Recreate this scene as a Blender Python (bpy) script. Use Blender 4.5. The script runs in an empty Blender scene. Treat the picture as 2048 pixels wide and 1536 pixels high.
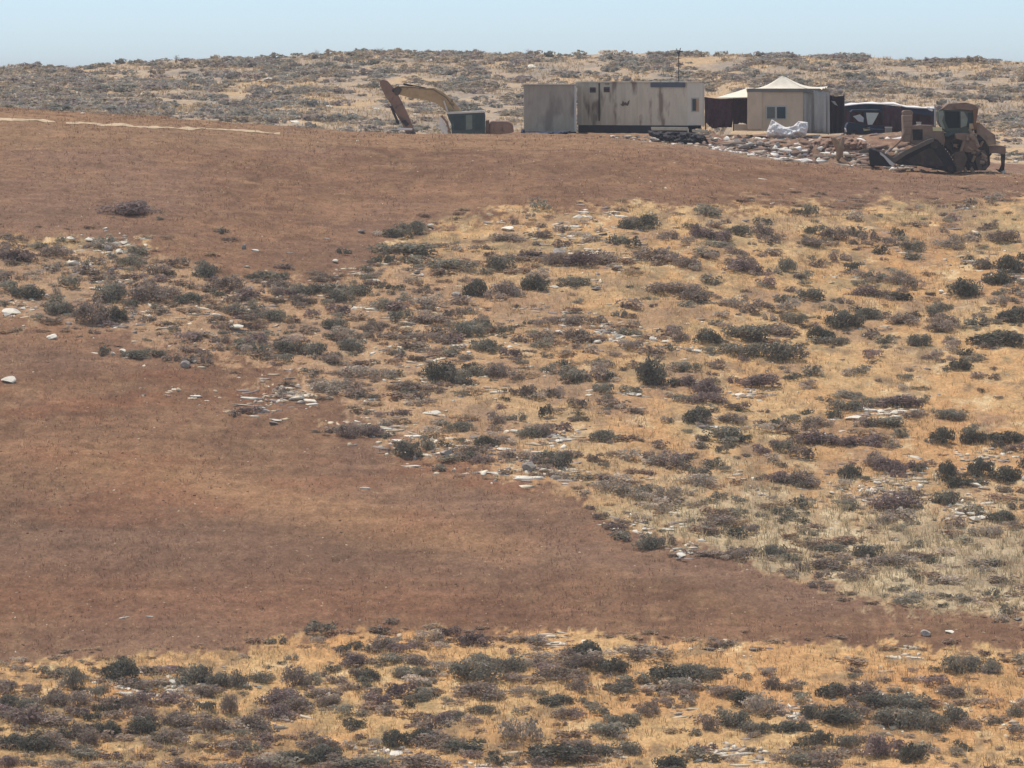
import bpy, math, random
import numpy as np
from mathutils import Vector
random.seed(7)
RNG = np.random.default_rng(11)
scene = bpy.context.scene
COL = scene.collection

# ---------------------------------------------------------------- camera
FPX = 10500.0                      # focal length in photograph pixels (2048 wide)
PITCH = math.radians(-3.33)
cam_d = bpy.data.cameras.new('camera'); cam = bpy.data.objects.new('camera', cam_d); COL.objects.link(cam)
cam_d.sensor_width = 36.0
cam_d.lens = 36.0 * FPX / 2048.0
cam_d.clip_start = 1.0; cam_d.clip_end = 30000.0
cam.location = (0, 0, 0); cam.rotation_euler = (math.radians(90) + PITCH, 0, 0)
scene.camera = cam
# ---------------------------------------------------------------- sky, sun, exposure
SUN_EL = math.radians(64); SUN_AZ = math.radians(-28)      # azimuth from +Y (away from the camera), minus = left
world = bpy.data.worlds.new("World"); scene.world = world; world.use_nodes = True
wn = world.node_tree.nodes; wl = world.node_tree.links
for n in list(wn): wn.remove(n)
SKY_H = (0.54, 0.685, 0.965, 1); SKY_Z = (1.75, 1.28, 0.88, 1)
sky = wn.new('ShaderNodeTexSky'); sky.sky_type = 'NISHITA'; sky.sun_disc = False
sky.sun_elevation = SUN_EL; sky.sun_rotation = SUN_AZ
sky.altitude = 700; sky.air_density = 1.0; sky.dust_density = 0.3; sky.ozone_density = 3.0
bg = wn.new('ShaderNodeBackground'); bg.inputs['Strength'].default_value = 0.15
wo = wn.new('ShaderNodeOutputWorld')
tco = wn.new('ShaderNodeTexCoord'); sep = wn.new('ShaderNodeSeparateXYZ'); wl.new(tco.outputs['Generated'], sep.inputs[0])
ramp = wn.new('ShaderNodeValToRGB'); wl.new(sep.outputs['Z'], ramp.inputs[0])
ramp.color_ramp.elements[0].position = 0.0; ramp.color_ramp.elements[0].color = SKY_H
ramp.color_ramp.elements[1].position = 0.35; ramp.color_ramp.elements[1].color = SKY_Z
e_ = ramp.color_ramp.elements.new(0.03); e_.color = SKY_H
smx = wn.new('ShaderNodeMix'); smx.data_type = 'RGBA'; smx.blend_type = 'MULTIPLY'; smx.inputs['Factor'].default_value = 1.0
wl.new(sky.outputs[0], smx.inputs['A']); wl.new(ramp.outputs[0], smx.inputs['B']); wl.new(smx.outputs['Result'], bg.inputs['Color']); wl.new(bg.outputs[0], wo.inputs['Surface'])
sd = bpy.data.lights.new('sun', 'SUN'); sd.energy = 3.5; sd.angle = math.radians(0.53); sd.color = (1.0, 0.95, 0.87)
sun = bpy.data.objects.new('sun', sd); COL.objects.link(sun)
sdir = Vector((math.sin(SUN_AZ) * math.cos(SUN_EL), math.cos(SUN_AZ) * math.cos(SUN_EL), math.sin(SUN_EL)))
sun.rotation_euler = sdir.to_track_quat('Z', 'Y').to_euler(); sun.location = sdir * 100
scene.view_settings.view_transform = 'Standard'; scene.view_settings.look = 'None'
scene.view_settings.exposure = 0.1; scene.view_settings.gamma = 1.0
scene.render.engine = 'CYCLES'; scene.cycles.max_bounces = 5; scene.cycles.diffuse_bounces = 3
scene.cycles.use_denoising = True

# ---------------------------------------------------------------- helpers
def lin(h):
    h = h.lstrip('#'); o = []
    for i in (0, 2, 4):
        c = int(h[i:i+2], 16) / 255.0
        o.append(c / 12.92 if c <= 0.04045 else ((c + 0.055) / 1.055) ** 2.4)
    return np.array(o)

CP, SP = math.cos(PITCH), math.sin(PITCH)
def P(X, Y, d):
    """the point at world distance y = d seen at photograph pixel (X, Y)"""
    a = (np.asarray(X, float) - 1024) / FPX; b = (768 - np.asarray(Y, float)) / FPX
    dy = CP - b * SP; s = d / dy
    return a * s, d + 0 * a * b, (SP + b * CP) * s
def V(X, Y, d):
    x, y, z = P(X, Y, d); return Vector((float(x), float(y), float(z)))

def _hash(i, j, seed):
    n = (i * 374761393 + j * 668265263 + seed * 1274126177) & 0xffffffff
    n = ((n ^ (n >> 13)) * 1274126177) & 0xffffffff
    return ((n ^ (n >> 16)) & 0xffff) / 65535.0
def vnoise(x, y, seed=0):
    x = np.asarray(x, float); y = np.asarray(y, float)
    xi = np.floor(x).astype(np.int64); yi = np.floor(y).astype(np.int64)
    xf = x - xi; yf = y - yi; xf = xf * xf * (3 - 2 * xf); yf = yf * yf * (3 - 2 * yf)
    a = _hash(xi, yi, seed); b = _hash(xi + 1, yi, seed); c = _hash(xi, yi + 1, seed); d = _hash(xi + 1, yi + 1, seed)
    return (a * (1 - xf) + b * xf) * (1 - yf) + (c * (1 - xf) + d * xf) * yf
def fbm(x, y, oct=4, seed=0, gain=0.5):
    s = 0; amp = 1; tot = 0
    for k in range(oct):
        s = s + amp * vnoise(x * 2 ** k, y * 2 ** k, seed + 17 * k); tot += amp; amp *= gain
    return s / tot - 0.5
def sst(a, b, v):
    t = np.clip((v - a) / (b - a), 0, 1); return t * t * (3 - 2 * t)

def set_attr(me, name, cols):
    at = me.color_attributes.new(name, 'FLOAT_COLOR', 'POINT')
    c = np.ones((len(me.vertices), 4), np.float32); c[:, :3] = cols
    at.data.foreach_set('color', c.ravel())

def np_mesh(name, verts, faces, mat, cols=None, parent=None, smooth=False, n=4):
    me = bpy.data.meshes.new(name)
    verts = np.asarray(verts, np.float32); faces = np.asarray(faces, np.int32)
    me.vertices.add(len(verts)); me.vertices.foreach_set('co', verts.ravel())
    me.loops.add(faces.size); me.loops.foreach_set('vertex_index', faces.ravel())
    me.polygons.add(len(faces)); me.polygons.foreach_set('loop_start', np.arange(0, faces.size, n, dtype=np.int32))
    me.update(calc_edges=True)
    if smooth: me.polygons.foreach_set('use_smooth', np.ones(len(faces), bool))
    if cols is not None: set_attr(me, 'tint', cols)
    if mat: me.materials.append(mat)
    o = bpy.data.objects.new(name, me); COL.objects.link(o)
    if parent: o.parent = parent
    return o
def pymesh(name, verts, faces, mat, parent=None, smooth=False, bevel=0.0):
    me = bpy.data.meshes.new(name); me.from_pydata([tuple(v) for v in verts], [], faces); me.update()
    if mat: me.materials.append(mat)
    if smooth:
        for p in me.polygons: p.use_smooth = True
    o = bpy.data.objects.new(name, me); COL.objects.link(o)
    if parent: o.parent = parent
    if bevel:
        b = o.modifiers.new('bevel', 'BEVEL'); b.width = bevel; b.segments = 2; b.limit_method = 'ANGLE'
    return o
def tag(o, label=None, cat=None, group=None, kind=None):
    if label: o['label'] = label
    if cat: o['category'] = cat
    if group: o['group'] = group
    if kind: o['kind'] = kind
    return o
def empty(name, loc, rz=0.0):
    o = bpy.data.objects.new(name, None); COL.objects.link(o); o.location = loc; o.rotation_euler = (0, 0, rz)
    o.empty_display_size = 0.3; return o

# ---------------------------------------------------------------- materials
def mat(name, hexc, rough=0.85, var=0.18, scale=3.0, metal=0.0, attr=False, bump=0.0, spots=None, objrand=0.0, stretch=(1, 1, 1), spec=0.3, trans=0.0):
    m = bpy.data.materials.new(name); m.use_nodes = True; nt = m.node_tree; N = nt.nodes; L = nt.links
    b = N['Principled BSDF']; b.inputs['Roughness'].default_value = rough; b.inputs['Metallic'].default_value = metal
    b.inputs['Specular IOR Level'].default_value = spec
    c = lin(hexc) if isinstance(hexc, str) else np.array(hexc)
    tc = N.new('ShaderNodeTexCoord'); mp = N.new('ShaderNodeMapping'); mp.inputs['Scale'].default_value = stretch
    L.new(tc.outputs['Object'], mp.inputs['Vector'])
    nz = N.new('ShaderNodeTexNoise'); nz.inputs['Scale'].default_value = scale; nz.inputs['Detail'].default_value = 6; nz.inputs['Roughness'].default_value = 0.65
    L.new(mp.outputs[0], nz.inputs['Vector'])
    mr = N.new('ShaderNodeMapRange'); mr.inputs['From Min'].default_value = 0.3; mr.inputs['From Max'].default_value = 0.7
    mr.inputs['To Min'].default_value = 1 - var; mr.inputs['To Max'].default_value = 1 + var
    L.new(nz.outputs['Fac'], mr.inputs['Value'])
    mul = N.new('ShaderNodeVectorMath'); mul.operation = 'SCALE'
    if attr:
        a = N.new('ShaderNodeAttribute'); a.attribute_name = 'tint'
        t = N.new('ShaderNodeVectorMath'); t.operation = 'MULTIPLY'; t.inputs[1].default_value = tuple(c)
        L.new(a.outputs['Color'], t.inputs[0]); L.new(t.outputs[0], mul.inputs[0])
    else:
        mul.inputs[0].default_value = tuple(c)
    L.new(mr.outputs[0], mul.inputs['Scale'])
    out = mul.outputs[0]
    if spots:
        n2 = N.new('ShaderNodeTexNoise'); n2.inputs['Scale'].default_value = spots[1]; n2.inputs['Detail'].default_value = 5
        L.new(mp.outputs[0], n2.inputs['Vector'])
        r2 = N.new('ShaderNodeMapRange'); r2.inputs['From Min'].default_value = spots[2]; r2.inputs['From Max'].default_value = spots[2] + 0.12
        L.new(n2.outputs['Fac'], r2.inputs['Value'])
        mx = N.new('ShaderNodeMix'); mx.data_type = 'RGBA'; L.new(r2.outputs[0], mx.inputs['Factor']); L.new(out, mx.inputs['A'])
        mx.inputs['B'].default_value = tuple(lin(spots[0])) + (1,); out = mx.outputs['Result']
    if objrand:
        oi = N.new('ShaderNodeObjectInfo'); r3 = N.new('ShaderNodeMapRange'); r3.inputs['To Min'].default_value = 1 - objrand; r3.inputs['To Max'].default_value = 1 + objrand
        L.new(oi.outputs['Random'], r3.inputs['Value']); s3 = N.new('ShaderNodeVectorMath'); s3.operation = 'SCALE'
        L.new(out, s3.inputs[0]); L.new(r3.outputs[0], s3.inputs['Scale']); out = s3.outputs[0]
    L.new(out, b.inputs['Base Color'])
    if bump:
        bp = N.new('ShaderNodeBump'); bp.inputs['Strength'].default_value = 1.0; bp.inputs['Distance'].default_value = bump
        L.new(nz.outputs['Fac'], bp.inputs['Height']); L.new(bp.outputs[0], b.inputs['Normal'])
    return m

# ---------------------------------------------------------------- terrain
cX = [-3000, 0, 300, 560, 900, 1040, 1180, 1300, 1400, 1500, 1620, 1750, 1900, 2048, 4500]
cY = [150, 214, 230, 252, 270, 273, 276, 288, 297, 312, 326, 336, 345, 350, 380]
rX = [-3000, 0, 190, 260, 450, 600, 700, 850, 1050, 1300, 1500, 1700, 1900, 2048, 4500]
rY = [180, 138, 136, 126, 119, 113, 108, 103, 107, 107, 109, 116, 119, 125, 190]
def crest(X): return np.interp(X, cX, cY)
def ridge(X): return np.interp(X, rX, rY) + 5 * fbm(np.asarray(X) / 70.0, np.asarray(X) * 0, 3, 5)
def interp_cols(y, ys, rows):
    """rows: list of arrays (same shape as y) at heights ys; linear interpolation"""
    out = rows[0] + 0 * y
    for k in range(len(ys) - 1):
        t = np.clip((y - ys[k]) / (ys[k + 1] - ys[k]), 0, 1)
        if ys[k] >= 330: pass
        else: t = t * t * (3 - 2 * t)
        out = out + (rows[k + 1] - rows[k]) * t
    return out
def R(X, y):
    X = np.asarray(X, float); y = np.asarray(y, float)
    X, y = np.broadcast_arrays(X, y)
    c = crest(X); rg = ridge(X)
    s = np.clip((300 - y) / 110.0, 0, 1.2)
    near = c + (1536 - c) * s ** 1.62
    pl = np.where(X < 1040, c + 7, 268 + 0 * c)
    pl = np.where((X > 985) & (X < 1045), (c + 7) + (268 - c - 7) * sst(985, 1045, X), pl)
    left = interp_cols(y, [300, 307, 315, 331, 345, 430, 562], [c, pl, pl, pl + 62, pl + 66, c + 9, rg])
    mid = interp_cols(y, [300, 304, 318, 340, 430, 562], [c, c - (c - 277) * .8, 268 + 0 * c, 264 + 0 * c, 258 + 0 * c, rg])
    far = interp_cols(y, [300, 330, 430, 562], [c, 322 + 0 * c, 268 + 0 * c, rg])
    w1 = sst(1425, 1470, X); w2 = sst(1840, 2000, X)
    back = left * (1 - w1) + (mid * (1 - w2) + far * w2) * w1
    return np.where(y <= 300, near, back)
def relief(x, y):
    camp = sst(10, 13, x) * sst(300, 301, y) * sst(309, 306, y)
    return 0.55 * fbm(x / 9.0, y / 9.0, 3, 3) + 0.22 * fbm(x / 0.9, y / 0.9, 3, 9) + camp * 0.5 * fbm(x / 0.7, y / 0.7, 3, 19)
def gpt(X, y):
    X = np.asarray(X, float); y = np.asarray(y, float); X, y = np.broadcast_arrays(X, y)
    yc = np.clip(y, 185, 562)
    gx, gy, gz = P(X, R(X, yc), yc)
    k = y / yc
    z = np.where(y < 185, gz - (185 - y) * 0.17, gz)
    z = np.where(y > 562, gz - np.clip(y - 562, 0, 60) * 0.12 - np.clip(y - 622, 0, 9000) * 0.004, z)
    x = gx * k
    fade = np.where(y > 700, 0.0, 1.0)
    return x, y, z + relief(x, y) * fade
YS_N = np.linspace(186, 300, 900); YS_F = np.linspace(432, 562, 500)
def dist_of(X, Y):
    """distance of the ground seen at photograph pixel (X, Y)"""
    if Y >= crest(X) - 1:
        r = R(np.full(900, X), YS_N); return float(np.interp(-Y, -r, YS_N))
    r = R(np.full(500, X), YS_F); return float(np.interp(-Y, -r, YS_F))
def bank_dist(X, Y):
    ys = np.linspace(298, 322, 200); r = R(np.full(200, X), ys); return float(np.interp(-Y, -r, ys))
def ground(X, y):
    x, yy, z = gpt(X, y); return Vector((float(x), float(yy), float(z)))

# zones of the ground, as photograph rows at each column
UB = ([0, 130, 300, 400, 500, 640, 735, 760, 800, 900, 1000, 1150, 1300, 1500, 1700, 2048], [466, 474, 498, 528, 545, 556, 535, 500, 464, 450, 440, 430, 420, 412, 406, 404])
LT = ([0, 200, 300, 420, 550, 640, 740, 850, 950, 1100, 1200, 1300, 1450, 1600, 1750, 1900, 2048], [632, 655, 682, 722, 765, 805, 868, 903, 933, 962, 1015, 1080, 1118, 1158, 1198, 1212, 1238])
LB = ([0, 150, 300, 450, 650, 900, 1100, 1300, 1500, 1750, 2048], [1342, 1322, 1308, 1290, 1272, 1262, 1272, 1278, 1286, 1290, 1302])
def zones(X, Y, x, y):
    w = 95 * fbm(x / 1.4, y / 2.6, 5, 21, .75) + 60 * fbm(x / 6.0, y / 9.0, 3, 22) + 75 * fbm(x / .4, y / .9, 3, 25, .8)
    up = sst(-9, 9, np.interp(X, *UB) + w * .7 - Y)
    lo = sst(-12, 12, Y - np.interp(X, *LT) - w * (0.9 + 1.2 * np.exp(-((X - 560) / 160) ** 2))) * sst(-7, 7, np.interp(X, *LB) + w * 0.7 - Y)
    hill = (y > 318) * 1.0
    camp = sst(1240, 1330, X) * sst(12, 0, Y - crest(X)) * (1 - hill)
    field = np.clip(np.maximum(up * (y <= 318), lo), 0, 1) * (1 - 0.6 * camp)
    gul = sst(1100, 1450, X) * sst(-70, 90, Y + 2 * w - (945 + 0.06 * (X - 1200))) * sst(-20, 25, np.interp(X, *LT) - Y + w) * (1 - hill)
    return field, gul, hill, camp
def rows_fg(Y): return Y > 1250
def ground_color(X, Y, x, y):
    field, gul, hill, camp = zones(X, Y, x, y)
    n1 = fbm(x / 3.0, y / 3.0, 5, 31); n2 = fbm(x / 0.8, y / 1.2, 4, 41); n3 = fbm(x / 12.0, y / 12.0, 3, 51); n4 = fbm(x / 5., y / 9., 4, 77)
    def c(h): return lin(h)[None, :] if np.ndim(x) == 1 else lin(h)
    def mix(a, b, t): return a + (b - a) * t[:, None]
    gold = mix(mix(c('#c6a478'), c('#ca9f70'), sst(-.25, .25, n1)), c('#a48c68'), sst(0.02, .32, n2 + 0.5 * n3))
    orange = sst(-0.1, 0.25, n4 + 0.12 * sst(1500, 1900, X))
    gold = mix(gold, c('#bf8a5c'), orange * 0.5)
    gold = mix(gold, c('#dec399'), sst(0.10, 0.28, fbm(x / 1.1, y / 1.8, 4, 61, .7)) * 0.75)
    gold = mix(gold, c('#85705a'), sst(0.04, 0.2, fbm(x / 1.5, y / 2.4, 5, 71, .7)) * 0.7)
    gold = mix(gold, c('#a3826c'), 0.62 * sst(1500, 500, X) * (Y > 500) * (Y < 1000)); gold = mix(gold, c('#9a7c66'), sst(0.0, .22, fbm(x / 2.6, y / 3.2, 4, 83, .65)) * .6 * (Y < 1000))
    fb = mix(c('#866550'), c('#785a47'), sst(-.2, .2, n1)); fb = mix(fb, c('#93745a'), sst(.0, .25, n2) * .6); fb = mix(fb, c('#6f5545'), sst(.02, .25, fbm(x / .7, y / 1.6, 4, 47, .7)) * .5)
    upper = (Y < 700) * 1.0
    fb = mix(fb, c('#84695a'), sst(-.1, .25, n3) * 0.5); fb = mix(fb, c('#97735a'), sst(.02, .22, fbm(x / 3.5, y / 5.0, 4, 143, .6)) * .4)
    # paler tan strip across the lower field, darker brown band below it
    band = np.exp(-((Y - np.interp(X, [0, 330, 600, 880, 1200, 2048], [905, 955, 1003, 1068, 1120, 1200])) / np.interp(X, [0, 400, 900, 1200], [40, 48, 36, 10])) ** 2) * sst(-100, 300, X) * sst(1150, 900, X)
    fb = mix(fb, c('#a37d5e'), band * 0.75)
    low = np.exp(-((Y - np.interp(X, [0, 400, 900, 1500], [1080, 1080, 1140, 1180])) / 75.0) ** 2) * sst(1500, 300, X)
    fb = mix(fb, c('#765d4f'), low * 0.6)
    red = sst(0.02, 0.2, fbm(x / 4., y / 2.0, 3, 91)) * (1 - upper) * sst(1120, 1000, Y)
    red2 = np.exp(-((Y - 1190 - 0.02 * X) / 60.) ** 2) * sst(1400, 700, X)
    fb = mix(fb, c('#885b45'), np.clip(red * 0.4 + 0.35 * red2, 0, 1))
    topedge = (Y < 300) * (y <= 318) * 1.0
    fb = mix(fb, c('#9a7b5e'), topedge * 0.4)
    st = fbm(x / 6.0, y / 0.55, 4, 131, .7)                       # faint lines left by working the soil along the slope
    fb = fb * (1 + 0.55 * st)[:, None] * np.array([.985, 0.955, 0.885])
    gold = gold * np.where(rows_fg(Y)[:, None], np.array([1.03, 0.985, 0.90]), np.array([.955, .945, .92]))
    out = mix(gold, fb, field)
    pale = mix(c('#b09a7a'), c('#d4bf9b'), sst(-.1, .25, n2))
    pale = mix(pale, c('#887c6a'), sst(0, .2, n1) * 0.6)
    out = mix(out, pale, gul * 0.85)
    out = mix(out, mix(c('#b09a82'), c('#93877a'), sst(-.1, .2, fbm(x / 2.5, y / 5., 4, 101))), hill * 0.9)
    out = mix(out, c('#c0a079'), hill * sst(0.04, 0.2, fbm(x / 5.0, y / 12.0, 4, 105)) * 0.8)
    out = mix(out, mix(c('#7a5c50'), c('#8f7764'), sst(-.1, .2, n2)), camp * 0.8)
    return out

def ground_material():
    m = bpy.data.materials.new('ground_soil'); m.use_nodes = True; nt = m.node_tree; N = nt.nodes; L = nt.links
    b = N['Principled BSDF']; b.inputs['Roughness'].default_value = 0.95; b.inputs['Specular IOR Level'].default_value = 0.1
    a = N.new('ShaderNodeAttribute'); a.attribute_name = 'tint'
    geo = N.new('ShaderNodeNewGeometry')
    def noise(sc, det, ro, stretch):
        mp = N.new('ShaderNodeMapping'); mp.inputs['Scale'].default_value = stretch; L.new(geo.outputs['Position'], mp.inputs['Vector'])
        n = N.new('ShaderNodeTexNoise'); n.inputs['Scale'].default_value = sc; n.inputs['Detail'].default_value = det; n.inputs['Roughness'].default_value = ro
        L.new(mp.outputs[0], n.inputs['Vector']); return n
    def rng(src, a0, a1, b0, b1):
        r = N.new('ShaderNodeMapRange'); r.inputs['From Min'].default_value = a0; r.inputs['From Max'].default_value = a1
        r.inputs['To Min'].default_value = b0; r.inputs['To Max'].default_value = b1; L.new(src, r.inputs['Value']); return r.outputs[0]
    n1 = noise(2.2, 9, 0.72, (1, 0.7, 1)); n2 = noise(9.0, 6, 0.7, (1, 0.5, 1)); n3 = noise(6.0, 4, 0.6, (1, 0.45, 1))
    f1 = rng(n1.outputs['Fac'], 0.3, 0.7, 0.70, 1.30); f2 = rng(n2.outputs['Fac'], 0.3, 0.7, 0.66, 1.34)
    mm = N.new('ShaderNodeMath'); mm.operation = 'MULTIPLY'; L.new(f1, mm.inputs[0]); L.new(f2, mm.inputs[1])
    sc = N.new('ShaderNodeVectorMath'); sc.operation = 'SCALE'; L.new(a.outputs['Color'], sc.inputs[0]); L.new(mm.outputs[0], sc.inputs['Scale'])
    spk = rng(n3.outputs['Fac'], 0.66, 0.72, 0, 0.55)
    mx = N.new('ShaderNodeMix'); mx.data_type = 'RGBA'; L.new(spk, mx.inputs['Factor']); L.new(sc.outputs[0], mx.inputs['A'])
    mx.inputs['B'].default_value = tuple(lin('#cbb08c')) + (1,)
    L.new(mx.outputs['Result'], b.inputs['Base Color'])
    bp = N.new('ShaderNodeBump'); bp.inputs['Distance'].default_value = 0.10; bp.inputs['Strength'].default_value = 0.8
    L.new(n1.outputs['Fac'], bp.inputs['Height'])
    bp2 = N.new('ShaderNodeBump'); bp2.inputs['Distance'].default_value = 0.03; bp2.inputs['Strength'].default_value = 0.8
    L.new(n2.outputs['Fac'], bp2.inputs['Height']); L.new(bp.outputs[0], bp2.inputs['Normal']); L.new(bp2.outputs[0], b.inputs['Normal'])
    return m
M_GROUND = ground_material()

def build_terrain():
    Xs = np.concatenate([np.arange(-6000, -100, 100), np.arange(-100, 2150, 4.5), np.arange(2160, 8000, 100)])
    ys = np.concatenate([np.arange(30, 180, 6), np.arange(180, 300, 0.24), np.arange(300, 346, 0.3), np.arange(346, 430, 2.0),
                         np.arange(430, 566, 0.6), np.arange(568, 640, 6), np.geomspace(650, 12000, 24)])
    XX, YY = np.meshgrid(Xs, ys)
    x, y, z = gpt(XX, YY)
    rows = R(XX, np.clip(YY, 185, 562))
    cols = ground_color(XX.ravel(), rows.ravel(), x.ravel(), y.ravel())
    nx, ny = len(Xs), len(ys)
    idx = np.arange(nx * ny).reshape(ny, nx)
    f = np.stack([idx[:-1, :-1], idx[:-1, 1:], idx[1:, 1:], idx[1:, :-1]], -1).reshape(-1, 4)
    o = np_mesh('ground', np.stack([x.ravel(), y.ravel(), z.ravel()], -1), f, M_GROUND, np.clip(cols, 0, 1), smooth=True)
    tag(o, kind='structure')
build_terrain()
# ---------------------------------------------------------------- things from outlines and boxes
def origin(o):
    v = Vector((0, 0, 0))
    while o is not None: v = v + o.location; o = o.parent
    return v
def local(parent, pts):
    if parent is None: return pts
    c = origin(parent); return [Vector(p) - c for p in pts]
def prism(name, px, d, depth, m, parent=None, bevel=0.02, y_off=None):
    """a solid plate: the outline at distance d, really 'depth' metres thick"""
    fr = [V(X, Y, d) for X, Y in px]; area = sum(fr[i].x * fr[(i + 1) % len(fr)].z - fr[(i + 1) % len(fr)].x * fr[i].z for i in range(len(fr)))
    if area < 0: fr = fr[::-1]
    bk = [p + Vector((0, depth, 0)) for p in fr]; n = len(fr)
    faces = [list(range(n)), list(range(2 * n - 1, n - 1, -1))] + [[i, n + i, n + (i + 1) % n, (i + 1) % n] for i in range(n)]
    return pymesh(name, local(parent, fr + bk), faces, m, parent, bevel=bevel)
def boxv(x0, x1, y0, y1, z0, z1):
    return ([(x0, y0, z0), (x1, y0, z0), (x1, y1, z0), (x0, y1, z0), (x0, y0, z1), (x1, y0, z1), (x1, y1, z1), (x0, y1, z1)],
            [[0, 3, 2, 1], [4, 5, 6, 7], [0, 1, 5, 4], [1, 2, 6, 5], [2, 3, 7, 6], [3, 0, 4, 7]])
def join(parts):
    v, f = [], []
    for vv, ff in parts:
        k = len(v); v += list(vv); f += [[i + k for i in q] for q in ff]
    return v, f
def box(name, x0, x1, y0, y1, z0, z1, m, parent=None, bevel=0.01):
    v, f = boxv(x0, x1, y0, y1, z0, z1); return pymesh(name, v, f, m, parent, bevel=bevel)
def tube_vf(a, b, r0, r1=None, n=10):
    a = Vector(a); b = Vector(b); r1 = r0 if r1 is None else r1
    ax = (b - a).normalized(); u = ax.orthogonal().normalized(); w = ax.cross(u)
    v = []
    for p, r in ((a, r0), (b, r1)):
        for k in range(n):
            t = 2 * math.pi * k / n; v.append(p + u * math.cos(t) * r + w * math.sin(t) * r)
    f = [[k, (k + 1) % n, n + (k + 1) % n, n + k] for k in range(n)] + [list(range(n - 1, -1, -1)), list(range(n, 2 * n))]
    return v, f
def tube(name, a, b, r, m, parent=None, r1=None, n=10):
    v, f = tube_vf(a, b, r, r1, n); return pymesh(name, local(parent, v) if parent else v, f, m, parent, smooth=False)
def tubepx(name, A, B, d, rpx, m, parent=None, dy=0.0):
    s = FPX / d; return tube(name, V(A[0], A[1], d), V(B[0], B[1], d + dy), rpx / s, m, parent)
def inside(px, py, poly):
    c = np.zeros(px.shape, bool); n = len(poly)
    for i in range(n):
        x0, y0 = poly[i]; x1, y1 = poly[(i + 1) % n]
        if y0 == y1: continue
        t = ((y0 > py) != (y1 > py)) & (px < (x1 - x0) * (py - y0) / (y1 - y0) + x0); c ^= t
    return c
def inflate(name, poly, d, thick, m, parent=None, step=1.2, rough=0.25, seed=1):
    """a soft solid body with this outline: bulging front and back"""
    xs = [p[0] for p in poly]; ys = [p[1] for p in poly]
    gx = np.arange(min(xs) - step, max(xs) + 2 * step, step); gy = np.arange(min(ys) - step, max(ys) + 2 * step, step)
    XX, YY = np.meshgrid(gx, gy)
    dist = np.full(XX.shape, 1e9); n = len(poly); bx = XX * 0; by = YY * 0
    for i in range(n):
        a = np.array(poly[i], float); b = np.array(poly[(i + 1) % n], float); ab = b - a
        t = np.clip(((XX - a[0]) * ab[0] + (YY - a[1]) * ab[1]) / max(ab @ ab, 1e-6), 0, 1)
        qx = a[0] + t * ab[0]; qy = a[1] + t * ab[1]; dd = np.hypot(XX - qx, YY - qy)
        c = dd < dist; dist = np.where(c, dd, dist); bx = np.where(c, qx, bx); by = np.where(c, qy, by)
    ins = inside(XX, YY, poly)
    near = (~ins) & (dist < step * 1.5)
    ok = ins | near
    PX = np.where(ins, XX, bx); PY = np.where(ins, YY, by)
    h = np.sqrt(np.clip(np.where(ins, dist, 0), 0, None) / max(dist[ins].max(), 1e-6))
    nz = fbm(XX / 6.0, YY / 6.0, 4, seed) * rough * 2
    f0 = thick * 0.6 * (h + nz * np.minimum(h * 2, 1)); f1 = thick * 0.4 * h
    fx, fy, fz = P(PX, PY, d - f0); bx_, by_, bz_ = P(PX, PY, d + f1 + 0.02)
    idx = -np.ones(XX.shape, int); idx[ok] = np.arange(ok.sum()); K = int(ok.sum())
    v = np.concatenate([np.stack([fx[ok], fy[ok], fz[ok]], -1), np.stack([bx_[ok], by_[ok], bz_[ok]], -1)])
    q = np.stack([idx[1:, :-1], idx[1:, 1:], idx[:-1, 1:], idx[:-1, :-1]], -1).reshape(-1, 4)
    q = q[(q >= 0).all(1)]
    f = np.concatenate([q, q[:, ::-1] + K])
    if parent: v = v - np.array(origin(parent))
    return np_mesh(name, v, f, m, None, parent, smooth=True)
def corr(x0, x1, z0, z1, y, pitch, dep, thick=0.04):
    """a ribbed sheet wall facing -y"""
    xs = []; k = 0; x = x0
    while x < x1 - 1e-4:
        for f, o in ((0, 0), (0.35, 0), (0.5, dep), (0.85, dep)):
            xx = x + f * pitch
            if xx < x1: xs.append((xx, o))
        x += pitch
    xs.append((x1, xs[-1][1]))
    v = []; f = []
    for xx, o in xs: v += [(xx, y + o, z0), (xx, y + o, z1), (xx, y + dep + thick, z1), (xx, y + dep + thick, z0)]
    for i in range(len(xs) - 1):
        a = 4 * i; b = a + 4
        f += [[a, b, b + 1, a + 1], [a + 1, b + 1, b + 2, a + 2], [a + 2, b + 2, b + 3, a + 3], [a + 3, b + 3, b, a]]
    e = 4 * (len(xs) - 1); f += [[0, 1, 2, 3], [e + 3, e + 2, e + 1, e]]
    return v, f
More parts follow.
